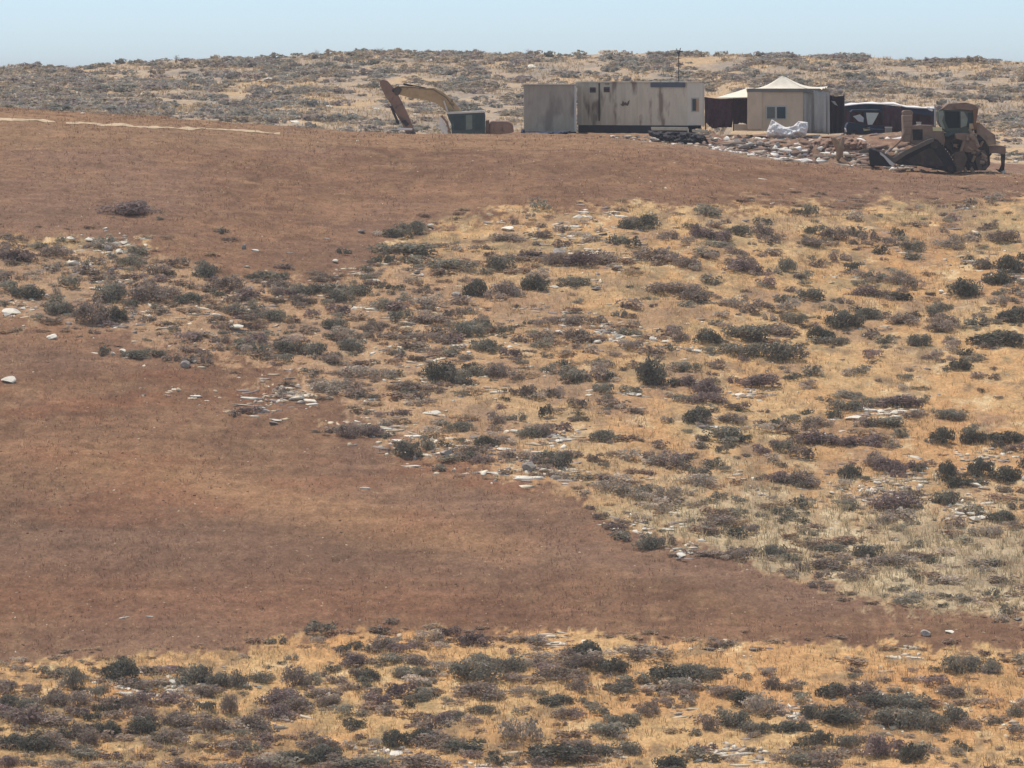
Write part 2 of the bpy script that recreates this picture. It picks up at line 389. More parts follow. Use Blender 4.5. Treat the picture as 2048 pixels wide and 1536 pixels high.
def drape(name, px_top, px_bot, d, m, parent=None, amp=0.06, folds=7, dy=0.0, ragged=0.0, seed=3, rows=8):
    """hanging cloth: top and bottom edges as pixel polylines, folds in depth"""
    n = 48; T = np.linspace(0, 1, n); tx = np.interp(T, np.linspace(0, 1, len(px_top)), [p[0] for p in px_top]); ty = np.interp(T, np.linspace(0, 1, len(px_top)), [p[1] for p in px_top])
    bx = np.interp(T, np.linspace(0, 1, len(px_bot)), [p[0] for p in px_bot]); by = np.interp(T, np.linspace(0, 1, len(px_bot)), [p[1] for p in px_bot])
    by = by + ragged * fbm(T * 14, T * 0, 3, seed) * 2
    v = []
    for j in range(rows + 1):
        s = j / rows; X = tx * (1 - s) + bx * s; Y = ty * (1 - s) + by * s
        off = amp * (0.35 + 0.65 * s) * (np.sin(T * folds * 6.28 + 1.3 * s) + 1.6 * fbm(T * folds * 2, T * 0 + s * 2, 3, seed))
        x, y, z = P(X, Y, d + dy * T + off); v.append(np.stack([x, y, z], -1))
    v = np.concatenate(v)
    if parent: v = v - np.array(origin(parent))
    idx = np.arange((rows + 1) * n).reshape(rows + 1, n)
    f = np.stack([idx[1:, :-1], idx[1:, 1:], idx[:-1, 1:], idx[:-1, :-1]], -1).reshape(-1, 4)
    o = np_mesh(name, v, f, m, None, parent, smooth=True)
    s = o.modifiers.new('solid', 'SOLIDIFY'); s.thickness = 0.02; return o

def cc(ox, oy, sc, pts): return [(ox + sc * a, oy + sc * b) for a, b in pts]
cE = lambda pts: cc(700, 130, 380 / 2048, pts)
cD = lambda pts: cc(1640, 130, 408 / 2048, pts)
cT = lambda pts: cc(1380, 130, 340 / 2048, pts)
cB = lambda pts: cc(1020, 130, 420 / 2048, pts)

M_cabin = mat('cabin_paint', '#a89b8b', 0.8, 0.16, 1.6, spots=('#8a7c70', 1.1, 0.53), stretch=(1, 1, 0.35), bump=0.01)
M_cabin3 = mat('cabin_end_pale', '#dccdb8', 0.7, 0.08, 1.0)  # end wall toned paler than the front wall
M_cabin2 = mat('cabin_paint_beige', '#d8c6ae', 0.8, 0.14, 1.6, spots=('#94806f', 1.6, 0.53), stretch=(1, 1, 0.3), bump=0.01)
M_dark = mat('dark_steel', '#2c2b33', 0.7, 0.3, 4)
M_black = mat('black_rubber', '#232125', 0.85, 0.4, 4, spots=('#3d3531', 2.6, 0.6))
M_maroon = mat('maroon_cloth', '#4c313a', 0.95, 0.35, 3.0, spots=('#5a474a', 2.2, 0.62))
M_navy = mat('navy_sheet', '#1f2c40', 0.7, 0.3, 2.5)
M_tent = mat('tent_canvas', '#cdb59b', 0.95, 0.12, 1.6, stretch=(1, 1, 0.5))
M_tentroof = mat('tent_roof_canvas', '#e8dcc8', 0.95, 0.10, 1.8)
M_curtain = mat('grey_canvas', '#aca69e', 0.95, 0.15, 2.0, stretch=(2, 2, .4))
M_white = mat('white_tarp', '#e6dfda', 0.8, 0.10, 2.2, spots=('#9b8d8a', 3.0, 0.64))
M_glass = mat('window_glass', '#2d3a3e', 0.35, 0.3, 2, spec=0.2)
M_frame = mat('window_frame', '#b5aea4', 0.6, 0.05)
M_yel = mat('machine_paint', '#85685a', 0.75, 0.22, 2.2, spots=('#5c463a', 2.5, 0.58))
M_yel2 = mat('machine_paint_dusty', '#b0936f', 0.8, 0.2, 2.2, spots=('#6f584a', 2.5, 0.6))
M_green = mat('green_black_panel', '#384548', 0.6, 0.35, 1.6, spots=('#56635f', 2.2, 0.62))
M_pipe = mat('pale_metal', '#c9c2ba', 0.5, 0.1)
M_soil = mat('dug_soil', '#967664', 0.95, 0.2, 3.0, bump=0.03, spots=('#a58a74', 2.0, 0.6))
M_tansoil = mat('tan_earth', '#a5876c', 0.95, 0.18, 3.0, bump=0.05)
M_wood = mat('weathered_wood', '#cbb99f', 0.9, 0.2, 5)
M_rock = mat('limestone', '#efe3cf', 0.95, 0.15, 2.5, bump=0.05, spots=('#a39484', 3.0, 0.66), objrand=0.15)
M_rockg = mat('grey_limestone', '#a89b90', 0.95, 0.25, 2.5, bump=0.06, spots=('#6f625b', 3.0, 0.58), objrand=0.2)

# ---------------------------------------------------------------- the two cabins
d = 306.0; s = FPX / d
base = V(1048, 263.5, d); A = empty('site_cabin', base)
w = (1152 - 1048) / s; h = (263.5 - 171) / s
v, f = corr(0, w, 0, h, 0, 0.62, 0.012)
pymesh('wall', v, f, M_cabin, A); 
v, f = join([boxv(0, 0.08, 0.06, 5.9, 0, h), boxv(w - 0.08, w, 0.06, 5.9, 0, h), boxv(0.08, w - 0.08, 5.8, 5.9, 0, h)])
pymesh('wall', v, f, M_cabin, A)
box('roof', -0.04, w + 0.04, -0.05, 5.95, h, h + 0.07, M_cabin, A)
v, f = join([boxv(0.0, w, 0.1, 0.35, -0.25, -0.01), boxv(0.0, w, 5.4, 5.7, -0.5, -0.01), boxv(0.05, 0.3, 0.1, 5.7, -0.5, -0.02)])
pymesh('dark_base', v, f, M_dark, A)
box('corner_post', w - 0.10, w + 0.02, -0.025, 0.05, 0, h, M_pipe, A)
tag(A, 'plain grey windowless site cabin, the left and shorter of the two boxes', 'cabin')

d = 307.0; s = FPX / d; TH = math.radians(25)
base = V(1374, 251, d); B = empty('site_cabin', base, -TH)
L_, D_, H_ = 218 / s / math.cos(TH), 36 / s / math.sin(TH), (251 - 166) / s
v, f = corr(-L_, 0, 0, H_, 0, 0.78, 0.03); pymesh('wall', v, f, M_cabin2, B)
box('end_wall', -0.07, 0.0, 0.08, D_, 0, H_, M_cabin3, B)
v, f = join([boxv(-L_, -L_ + 0.07, 0.08, D_, 0, H_), boxv(-L_ + 0.07, -0.07, D_ - 0.07, D_, 0, H_)])
pymesh('wall', v, f, M_cabin2, B)
box('roof', -L_ - 0.05, 0.05, -0.06, D_ + 0.06, H_, H_ + 0.09, M_cabin2, B)
box('roof_shade_strip', -2.3, -0.1, -0.075, -0.06, H_ - 0.25, H_ + 0.03, mat('roof_shade_grey', '#5c5f68', 0.8), B)  # dark strip at the wall top: shade of the ribbed roof painted in
box('door_seam', -L_ + 1.38, -L_ + 1.45, -0.02, -0.004, 0.25, H_ - 0.02, M_dark, B)
for (a, z) in ((0.82, 1.92), (1.72, 1.94)):
    vt = box('vent', -L_ + a, -L_ + a + 0.38, -0.03, -0.004, z, z + 0.3, mat('rust_vent', '#5a4a48', 0.9), B)
    box('slat', -L_ + a + 0.04, -L_ + a + 0.34, -0.045, -0.031, z + 0.12, z + 0.18, M_dark, vt)
box('vent', -L_ + 1.78, -L_ + 2.05, -0.03, -0.004, 2.38, 2.5, M_cabin, B)
bl = [(0, .1), (.1, .12), (.16, .32), (.26, .2), (.36, .24), (.42, .14), (.5, .28), (.6, .36), (.56, .16), (.48, .02), (.3, .06), (.14, 0)]
vv = [(-L_ + 2.78 + a, -0.024, 1.12 + b) for a, b in bl] + [(-L_ + 2.78 + a, -0.006, 1.12 + b) for a, b in bl]; n = len(bl)
pymesh('wall_mark', vv, [list(range(n))[::-1], list(range(n, 2 * n))] + [[i, n + i, n + (i + 1) % n, (i + 1) % n][::-1] for i in range(n)], mat('stain_brown', '#6a5753', 0.9), B)
v, f = join([boxv(-L_ + 0.05, -0.05, 0.04, 0.2, -0.5, -0.004), boxv(-L_ + 0.1, -0.1, D_ - 0.3, D_ - 0.1, -0.2, -0.01)] + [boxv(-L_ + 0.3 + k * 1.5, -L_ + 0.6 + k * 1.5, 0.1, 0.4, -0.75, -0.2) for k in range(5)] + [boxv(-L_ + 0.3 + k * 1.5, -L_ + 0.6 + k * 1.5, 2.0, 2.3, -0.75, -0.2) for k in range(5)])  # full-length front strip: shade under the cabin put in as a dark skirt
pymesh('dark_base', v, f, M_dark, B)
wf = box('window', 0.004, 0.03, 0.62, 1.75, 0.78, 1.62, M_frame, B)
box('glass', 0.031, 0.045, 0.72, 1.25, 0.85, 1.55, M_glass, wf)
box('glass', 0.031, 0.045, 1.29, 1.66, 0.85, 1.55, mat('ochre_pane', '#b98b63', 0.6), wf)
box('corner_post', -0.02, 0.03, D_ - 0.12, D_ + 0.03, -0.1, H_, M_pipe, B)
tag(B, 'long beige ribbed site cabin with vents and a small end window', 'cabin')

# lintel of dry brush and boards below the cabins
# ---------------------------------------------------------------- masts
base = V(1357, 200, 322); M1 = empty('mast', base)
tubepx('pole', (1357.5, 230), (1357.5, 100), 322, 0.9, M_dark, M1)
v, f = join([tube_vf(V(1350, 106, 322), V(1366, 102, 322), 0.025), tube_vf(V(1353, 97, 322), V(1356, 108, 322), 0.025), tube_vf(V(1361, 96, 322), V(1358, 108, 322), 0.025), tube_vf(V(1350, 118, 322), V(1363, 116, 322), 0.02)])
pymesh('crossarm', local(M1, v), f, M_dark, M1)
tag(M1, 'thin dark mast with short crossarms standing behind the long cabin', 'mast')
base = V(1646, 262, 318); M2 = empty('tent_pole', base)
tubepx('pole', (1646, 262), (1640, 152), 318, 1.4, M_wood, M2)
tag(M2, 'thin leaning pole rising behind the right end of the tent', 'pole')

# ---------------------------------------------------------------- the tent house
d = 312.0; s = FPX / d
base = V(1550, 262, d); T = empty('canvas_tent', base)
def LT_(X, Y, dd=d): return V(X, Y, dd) - base
# front wall with window opening frame
v = []; 
def wallpart(x0, x1, y0, y1, dd, th):
    a = LT_(x0, y1, dd); b = LT_(x1, y0, dd); return boxv(a.x, b.x, a.y, a.y + th, a.z, b.z)
vv, ff = join([wallpart(1497, 1532, 178, 262, d, .08), wallpart(1532, 1573, 178, 213, d, .08), wallpart(1532, 1573, 238, 262, d, .08), wallpart(1573, 1606, 178, 262, d, .08)])
pymesh('front_wall', vv, ff, M_tent, T)
vv, ff = join([wallpart(1494.5, 1524.5, 179, 259, d - 0.10, .09)])
pymesh('door_flap', vv, ff, M_tent, T, bevel=0.03)
vv, ff = join([wallpart(1528, 1576, 176, 184, d - 0.07, .05)])
a = LT_(1494, 184, d - .12); b = LT_(1640, 177, d - .12)
pymesh('valance', *boxv(a.x, b.x, a.y, a.y + 0.06, a.z, b.z), mat('grey_valance', '#79756f', 0.95), T)
a = LT_(1606, 262); a2 = LT_(1660, 262)
cur = corr(0, 1, 0, 1, 0, 0.3, 0.1)
o = drape('side_curtain', [(1605, 179), (1630, 180), (1659, 186)], [(1604, 266), (1632, 267), (1660, 268)], d + 0.0, M_curtain, T, amp=0.09, folds=5, dy=0.7)
o = drape('side_curtain', [(1628, 181), (1640, 183), (1652, 186)], [(1630, 263), (1641, 264), (1652, 266)], d - 0.25, M_curtain, T, amp=0.08, folds=2, dy=0.2)
# side and rear walls
vv, ff = join([wallpart(1497, 1499.5, 178, 262, d + .08, 3.6), wallpart(1497, 1658, 178, 262, d + 3.7, .06)])
pymesh('rear_wall', vv, ff, M_tent, T)
# hipped roof with sagging faces
ap = LT_(1565, 151, d + 1.9); e = [LT_(1495, 178, d - .1), LT_(1641, 179, d - .1), LT_(1655, 174, d + 4.2), LT_(1490, 176, d + 4.2)]
rv = []; rf = []; NR = 10
for k in range(4):
    p0, p1 = e[k], e[(k + 1) % 4]
    # right side: the slope ends further left so that the peak reads narrow
    st = len(rv)
    for j in range(NR + 1):
        t = j / NR; sag = -0.42 * math.sin(math.pi * t) * (1 - 0.25 * t)
        for i in range(NR + 1):
            q = p0.lerp(p1, i / NR).lerp(ap, t); q = q + Vector((0, 0, sag * 0.75 + 0.05 * math.sin(i * 1.9 + k) * (1 - t)))
            rv.append(q)
    for j in range(NR):
        for i in range(NR):
            a = st + j * (NR + 1) + i; rf.append([a, a + 1, a + NR + 2, a + NR + 1])
pymesh('roof', rv, rf, M_tentroof, T, smooth=True)
tubepx('peak_pole', (1566, 160), (1566, 146), d + 1.9, 1.5, M_wood, T)
W = prism('window_frame', [(1531, 211.5), (1574, 211.5), (1574, 239.5), (1531, 239.5)], d - .05, .04, M_frame, T)
prism('pane', [(1534, 214), (1550, 214), (1550, 237), (1534, 237)], d - .075, .02, mat('curtained_pane', '#5f6058', 0.5), W, 0)
prism('pane', [(1554, 214), (1571, 214), (1571, 237), (1554, 237)], d - .075, .02, M_glass, W, 0)
tag(T, 'tan canvas tent house with peaked roof and a two pane window', 'tent')

# lean-to and dark screens left of the tent
base = V(1455, 258, 313); E = empty('screened_lean_to', base)
drape('screen', [(1409, 194), (1440, 198), (1470, 197)], [(1413, 246), (1425, 257), (1464, 254)], 313, M_maroon, E, amp=0.1, folds=4, ragged=2)
drape('screen', [(1466, 196), (1480, 194), (1496, 194)], [(1468, 250), (1480, 246), (1494, 248)], 313.5, M_maroon, E, amp=0.08, folds=2, ragged=2)
r0 = [V(1432, 197, 312.6), V(1497, 196, 312.6), V(1497, 177, 315.4), V(1470, 186, 315.4), V(1452, 191, 315)]
pymesh('roof_sheet', local(E, r0 + [p + Vector((0, 0, 0.05)) for p in r0]), [[0, 4, 3, 2, 1], [5, 6, 7, 8, 9], [0, 1, 6, 5], [1, 2, 7, 6], [2, 3, 8, 7], [3, 4, 9, 8], [4, 0, 5, 9]], M_tentroof, E)
tubepx('post', (1411, 262), (1411, 194), 312.9, 1.4, M_dark, E); tubepx('post', (1467, 262), (1467, 196), 312.9, 1.2, M_dark, E)
prism('kerb_board', [(1468, 248), (1528, 250), (1528, 262), (1468, 261)], 312.4, 0.1, M_tent, E)
tag(E, 'dark maroon cloth screens under a bright sheet, between cabin and tent', 'screen')

base = V(1673, 266, 314); E2 = empty('screen_panel', base)
drape('screen', [(1656, 190), (1672, 193), (1689, 191)], [(1657, 268), (1672, 267), (1688, 266)], 314, mat('black_maroon_cloth', '#2c1f28', 0.95, 0.3), E2, amp=0.06, folds=3)
tubepx('post', (1656.5, 269), (1656.5, 189), 313.8, 1.2, M_dark, E2); tubepx('post', (1688, 269), (1688, 189), 313.8, 1.2, M_dark, E2)
prism('pale_patch', cD([(110, 360), (150, 365), (180, 410), (150, 400)]), 313.75, 0.02, M_curtain, E2)
tag(E2, 'tall black maroon cloth panel beside the right end of the tent', 'screen')

# ---------------------------------------------------------------- open shelter on the right
base = V(1780, 266, 319); S = empty('cloth_shelter', base)
drape('back_screen', [(1688, 212), (1770, 214), (1870, 218)], [(1690, 262), (1780, 264), (1872, 262)], 322.5, M_maroon, S, amp=0.12, folds=9, ragged=3)
drape('side_screen', [(1766, 212), (1786, 214), (1806, 215)], [(1768, 258), (1786, 262), (1804, 260)], 316.7, M_maroon, S, amp=0.08, folds=3, ragged=2)
drape('valance', [(1690, 212), (1720, 208), (1760, 209), (1802, 213), (1872, 217)], [(1692, 220), (1720, 223), (1756, 222), (1800, 226), (1870, 232)], 318.6, M_navy, S, amp=0.07, folds=6, ragged=4)
rv = []; nn = 14
for j in range(4):
    for i in range(nn):
        t = i / (nn - 1); X = 1689 + t * 182; Y = np.interp(t, [0, .2, .6, .63, 1], [211, 207, 208, 214, 217]) - (0, 1.5, 2.5, 3)[j] * (1 + 0.4 * math.sin(i * 2.1))
        rv.append(V(X, Y, 318.5 + j * 1.4))
rf = [[j * nn + i, j * nn + i + 1, (j + 1) * nn + i + 1, (j + 1) * nn + i] for j in range(3) for i in range(nn - 1)]
o = pymesh('roof_sheet', local(S, rv), rf, M_white, S, smooth=True); md = o.modifiers.new('s', 'SOLIDIFY'); md.thickness = 0.04
for X in (1690, 1767, 1803, 1870): tubepx('post', (X, 268), (X, 211), 318.7, 1.2, M_dark, S)
tag(S, 'low open shelter of dark cloth with white topped roof behind the bulldozer', 'shelter')

# ---------------------------------------------------------------- dark vehicle under it
dv = 317.0; base = V(1735, 270, dv); C = empty('parked_vehicle', base)
body = [(1692, 268), (1693, 250), (1697, 245), (1722, 246), (1726, 250), (1790, 252), (1797, 258), (1796, 270), (1700, 271)]
prism('body', body, dv, 1.7, M_navy, C, 0.05)
prism('roof', [(1701, 224), (1706, 219), (1760, 219), (1764, 224)], dv + .05, 1.6, M_navy, C, 0.03)
for a, b in (((1702, 224), (1697, 246)), ((1730, 224), (1729, 248)), ((1763, 224), (1770, 252))):
    tubepx('pillar', a, b, dv + .1, 1.6, M_navy, C); tubepx('pillar', a, b, dv + 1.6, 1.6, M_navy, C)
prism('window', cD([(462, 478), (590, 480), (560, 540), (525, 600), (480, 600), (470, 540)]), dv + .08, .03, mat('bright_gap_pane', '#c9cfc6', 0.4, 0.08), C, 0)  # brightness seen through the window is put into the pane colour
prism('window', cD([(330, 515), (400, 495), (440, 530), (435, 575), (385, 565), (350, 530)]), dv + .08, .03, mat('pale_glass', '#bfc3c6', 0.4, 0.1), C, 0)  # second light gap, likewise put into the pane colour
prism('headlight', cD([(432, 635), (500, 625), (505, 655), (440, 662)]), dv - .03, .05, mat('lamp_yellow', '#c9b88a', 0.4), C, 0)
for X in (1708, 1745, 1783):
    if X == 1745: continue
    wv, wf_ = tube_vf(V(X, 268, dv - .06), V(X, 268, dv + .2), 0.28, n=20); wh = pymesh('wheel', local(C, wv), wf_, M_black, C)
    wv, wf_ = tube_vf(V(X, 268, dv - .09), V(X, 268, dv - .05), 0.13, n=14); pymesh('hub', local(C, wv), wf_, M_dark, wh)
prism('trim', cD([(440, 628), (600, 640), (740, 640), (742, 650), (600, 652), (442, 640)]), dv - .03, .04, mat('dull_blue', '#55607a', 0.6), C, 0)
tag(C, 'dark blue vehicle parked under the cloth shelter, partly hidden', 'vehicle')
o = inflate('white_container', cD([(182, 668), (190, 630), (225, 610), (262, 640), (272, 672)]), 315.5, 0.35, M_white, None); o['label'] = 'small white container on the ground left of the dark vehicle'; o['category'] = 'container'

def crate(name, x0, x1, y0, y1, dd, m, lab, cat):
    s_ = FPX / dd; w_ = (x1 - x0) / s_; h_ = (y1 - y0) / s_; r_ = empty(name, V(x0, y1, dd))
    box('body', 0, w_, 0, .45, 0, h_ * .85, m, r_, .015); box('lid', -.02, w_ + .02, -.02, .47, h_ * .85, h_, M_frame if m is not M_frame else M_dark, r_, .01); tag(r_, lab, cat)
crate('crate', 1806, 1818, 252, 265, 316.0, mat('blue_plastic', '#4c5c78', .6, .1), 'small blue crate with pale lid behind the bulldozer radiator', 'crate')
crate('crate', 1771, 1784, 254, 267, 315.6, mat('grey_plastic', '#8a8680', .7, .1), 'small grey crate at the foot of the maroon cloth beside the vehicle', 'crate')
crate('water_drum', 1834, 1842, 244, 262, 317.5, mat('white_drum', '#cfcac0', .6, .1), 'pale upright drum under the dark cloth behind the bulldozer hood', 'drum')
# ---------------------------------------------------------------- white tarp heap
o = inflate('tarp_bundle', cT([(985, 655), (1060, 700), (1150, 750), (1240, 738), (1310, 675), (1420, 690), (1424, 750), (1395, 860), (1300, 868), (1180, 900), (1110, 908), (1000, 880), (915, 862), (925, 800), (950, 740)]), 309.5, 0.9, M_white, None, rough=0.5, seed=4)
tag(o, 'crumpled white tarpaulin sagging in the middle, heaped in front of the tent', 'tarpaulin')

# ---------------------------------------------------------------- soil heap and planks
def px_blob(name, X, Y, wp, hp, dd, depth, m, seed, rough=0.3, flat=True):
    me = bpy.data.meshes.new(name); import bmesh
    bm = bmesh.new(); bmesh.ops.create_icosphere(bm, subdivisions=4, radius=1.0)
    s_ = FPX / dd; rr = random.Random(seed)
    o1, o2 = rr.random() * 50, rr.random() * 50
    for vt in bm.verts:
        c = vt.co; k = 1 + rough * 2 * float(fbm(np.array([c.x * 1.5 + o1 + c.z]), np.array([c.y * 1.5 + o2 - c.z * .7]), 4, seed)[0])
        vt.co = Vector((c.x * k * wp / s_ / 2, c.y * k * depth / 2, max(c.z, -0.25) * k * hp / s_))
    bm.to_mesh(me); bm.free(); me.materials.append(m)
    for p in me.polygons: p.use_smooth = True
    o = bpy.data.objects.new(name, me); COL.objects.link(o); o.location = V(X, Y, dd); return o
tag(inflate('soil_heap', [(1606, 318), (1612, 296), (1622, 284), (1640, 276), (1668, 277), (1690, 273), (1722, 279), (1738, 286), (1742, 306), (1730, 318), (1680, 321)], 303.6, 1.6, M_soil, None, step=1.5, rough=.5, seed=31), 'broad brown heap of dug soil in front of the screens', 'soil heap')
o = inflate('earth_spill', cD([(100, 720), (150, 715), (200, 770), (215, 720), (245, 715), (240, 820), (232, 900), (190, 960), (165, 960), (160, 860)]), 301.2, 0.35, M_tansoil, None)
tag(o, 'pale tan forked spill of earth on the front of the soil heap', 'earth')
def plank(x0, x1, y0, y1, dd, lab, m=M_wood, name='plank', th=0.25):
    if x0 > 1600: dd = bank_dist((x0 + x1) / 2, y1) - .3
    o = prism(name, [(x0, y0), (x1, y0 + .6), (x1 - 1, y1), (x0 + 1, y1 - .5)], dd, th, m, None, 0.01)
    ctr = sum((Vector(q.co) for q in o.data.vertices), Vector()) / len(o.data.vertices)
    for q in o.data.vertices: q.co = q.co - ctr
    o.location = ctr; tag(o, lab, name.replace('_', ' ')); return o
plank(1626, 1667, 309.5, 314, 301.0, 'pale plank at the foot of the soil heap, left of the tan spill')
plank(1688, 1712, 309, 313, 301.0, 'pale plank at the foot of the soil heap, right of the tan spill')
plank(795, 825, 256, 260.5, 301.0, 'bright cream slab lying on the field edge under the excavator stick', M_white, 'slab')
plank(1302, 1376, 254, 261, 305.0, 'long pale weathered board propped before the long cabin', M_wood)
plank(1384, 1416, 259, 265, 305.0, 'short yellowish board right below the small cabin window', M_wood)
tag(inflate('water_jug', cT([(395, 935), (425, 932), (450, 975), (475, 1000), (472, 1040), (450, 1042), (425, 1005), (405, 975)]), 303.2, 0.3, mat('white_plastic', '#efeeea', 0.5, 0.02), None, step=.6, rough=.05), 'bright white plastic jug tilted on the rubble below the screens', 'jug')
tag(inflate('sack', cT([(500, 1040), (560, 1030), (610, 1060), (605, 1105), (540, 1110), (505, 1085)]), 302.6, 0.4, M_white, None, step=.8, rough=.4, seed=9), 'small pale sack beside the white jug', 'sack')
tag(inflate('brush_pile', cB([(1340, 640), (1420, 640), (1560, 650), (1740, 655), (1830, 670), (1900, 690), (1940, 760), (1820, 810), (1700, 800), (1600, 830), (1500, 800), (1440, 720), (1360, 690)]), 303.5, 1.3, mat('dark_brush', '#3f3a3f', 0.95, 0.5, 5, bump=0.1, spots=('#6e6460', 4, 0.6)), None, rough=.9, seed=12), 'dark heap of charred brush in front of the long cabin', 'brush pile')
tag(inflate('tyre_heap', cB([(95, 690), (115, 620), (140, 625), (150, 660), (600, 640), (560, 670), (440, 720), (390, 740), (300, 710), (180, 700)]), 304.4, 0.8, mat('blue_black_sheet', '#27304a', 0.8, 0.3, 3), None, rough=.5, seed=15), 'crumpled blue black sheet along the foot of the grey cabin', 'plastic sheet')
bpy.data.objects['tyre_heap'].name = 'plastic_sheet'

# ---------------------------------------------------------------- excavator
M_dz0 = mat('joint_steel', '#4d413b', .8, .3, 3)
dx = 334.0; base = V(935, 330, dx); X_ = empty('excavator', base)
prism('stick', cE([(318, 190), (330, 165), (355, 157), (400, 168), (480, 255), (505, 300), (560, 400), (610, 500), (670, 640), (700, 720), (600, 740), (570, 650), (470, 485), (430, 400), (385, 350), (345, 265)]), dx, 0.5, M_yel, X_, 0.04)
prism('boom', cE([(485, 238), (560, 224), (700, 232), (800, 250), (900, 243), (1000, 288), (1100, 370), (1160, 440), (1205, 495), (1210, 560), (1080, 560), (1050, 515), (1000, 465), (920, 408), (780, 368), (640, 350), (510, 315)]), dx + .05, 0.6, M_yel2, X_, 0.05)
tubepx('stick_cylinder', cE([(575, 205)])[0], cE([(815, 252)])[0], dx + .3, 1.9, M_black, X_)
tubepx('cylinder_rod', cE([(490, 205)])[0], cE([(575, 205)])[0], dx + .3, 1.2, M_pipe, X_)
tubepx('bucket_cylinder', cE([(440, 440)])[0], cE([(525, 640)])[0], dx - .1, 2.6, M_dark, X_)
tubepx('lift_cylinder', cE([(1010, 385)])[0], cE([(1062, 530)])[0], dx - .05, 1.6, M_pipe, X_)
tubepx('lift_cylinder', cE([(1010, 385)])[0], cE([(1062, 530)])[0], dx + .75, 1.6, M_pipe, X_)
tubepx('pivot', (787, 183), (787, 183.01), dx - .06, 3.4, M_dark, X_) if False else None
pv, pf = tube_vf(V(788, 181, dx - .08), V(788, 181, dx + .7), 0.12, n=14); pymesh('pivot_pin', local(X_, pv), pf, M_dark, X_)
cab = prism('cab', cE([(1040, 520), (1230, 512), (1440, 503), (1458, 530), (1456, 760), (1440, 960), (1110, 960), (1100, 740), (1090, 640)]), dx - .35, 1.9, M_green, X_, 0.06)
prism('window', cE([(1110, 550), (1235, 545), (1235, 700), (1125, 700)]), dx - .38, .04, M_glass, cab, 0)
prism('pillar', cE([(1250, 540), (1318, 535), (1318, 690), (1250, 700)]), dx - .40, .06, mat('dusty_panel', '#6c746c', 0.8), cab, 0)
prism('window', cE([(1350, 540), (1430, 535), (1430, 690), (1350, 700)]), dx - .38, .04, M_glass, cab, 0)
tubepx('guard_rail', cE([(985, 545)])[0], cE([(1045, 620)])[0], dx - .5, 2.2, M_yel, X_); tubepx('guard_rail', cE([(1045, 620)])[0], cE([(1080, 745)])[0], dx - .5, 2.2, M_yel, X_)
prism('front_guard', cE([(960, 555), (985, 560), (1030, 640), (1058, 760), (1000, 740), (960, 650)]), dx - .3, .1, M_white, X_, 0.01)
prism('counterweight', cE([(1500, 612), (1530, 602), (1700, 603), (1740, 625), (1762, 650), (1760, 860), (1700, 900), (1500, 900)]), dx, 2.4, M_yel, X_, 0.15)
prism('engine_hood', cE([(1462, 600), (1500, 590), (1505, 880), (1462, 880)]), dx + .2, 2.0, M_yel, X_, 0.05)
prism('platform', cE([(1060, 880), (1720, 880), (1720, 980), (1060, 980)]), dx - .3, 2.8, M_yel, X_, 0.03)
for dd in (dx - .7, dx + 2.0):
    tr = prism('track', [(880, 322), (890, 313), (1012, 313), (1022, 322), (1014, 336), (888, 336)], dd, 0.6, M_black, X_, 0.05)
    for k in range(5):
        wv, wf_ = tube_vf(V(896 + 27 * k, 326, dd - .04), V(896 + 27 * k, 326, dd), 0.22, n=12); pymesh('roller', local(X_, wv) if False else [Vector(p) - X_.location for p in wv], wf_, M_dark, tr)
prism('bucket', cE([(600, 740), (700, 720), (740, 800), (700, 900), (600, 920), (560, 850)]), dx - .3, 1.1, M_dark, X_, 0.05)
tag(X_, 'dusty brown excavator with raised arm half sunk behind the field edge', 'excavator')

hv = []
for k in range(2):
    q = cE([(520 + 10 * k, 232 + 8 * k), (700, 238 + 8 * k), (900, 262 + 8 * k), (1040, 350 + 8 * k), (1120, 470)])
    for i_ in range(4): hv.append(tube_vf(V(q[i_][0], q[i_][1], dx - .06), V(q[i_ + 1][0], q[i_ + 1][1], dx - .06), .012, n=6))
v, f = join(hv); pymesh('hydraulic_hoses', local(X_, v), f, M_dark, X_)
prism('boom_bracket', cE([(470, 250), (520, 225), (560, 260), (530, 320), (490, 330)]), dx - .12, .12, M_dz0, X_, 0.02)
prism('cab_roof', cE([(1040, 508), (1225, 500), (1445, 492), (1455, 512), (1230, 522), (1045, 530)]), dx - .45, 2.1, M_pipe, X_, 0.02)
prism('bucket_link', cE([(545, 600), (600, 590), (640, 640), (600, 660)]), dx - .1, .1, M_dark, X_, 0.01)

# ---------------------------------------------------------------- bulldozer
dz = 297.5; base = V(1860, 345, dz); Z = empty('bulldozer', base)
M_dz = mat('dozer_paint', '#8d7260', 0.85, 0.2, 2.5, spots=('#755c50', 1.8, 0.55))
M_dzl = mat('dozer_paint_dusty', '#9a7f6a', 0.85, 0.2, 2.5, spots=('#7d6554', 1.8, 0.58))
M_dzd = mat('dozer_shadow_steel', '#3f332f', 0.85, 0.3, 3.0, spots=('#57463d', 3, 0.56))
def ZB(name, pts, y0, dep, m, bev=0.03, par=None): return prism(name, cD(pts), dz + y0, dep, m, par or Z, bev)
M_dzr = mat('dozer_dark_brown', '#5f4c42', .9, .25, 3)  # darker brown for the lower rear guards
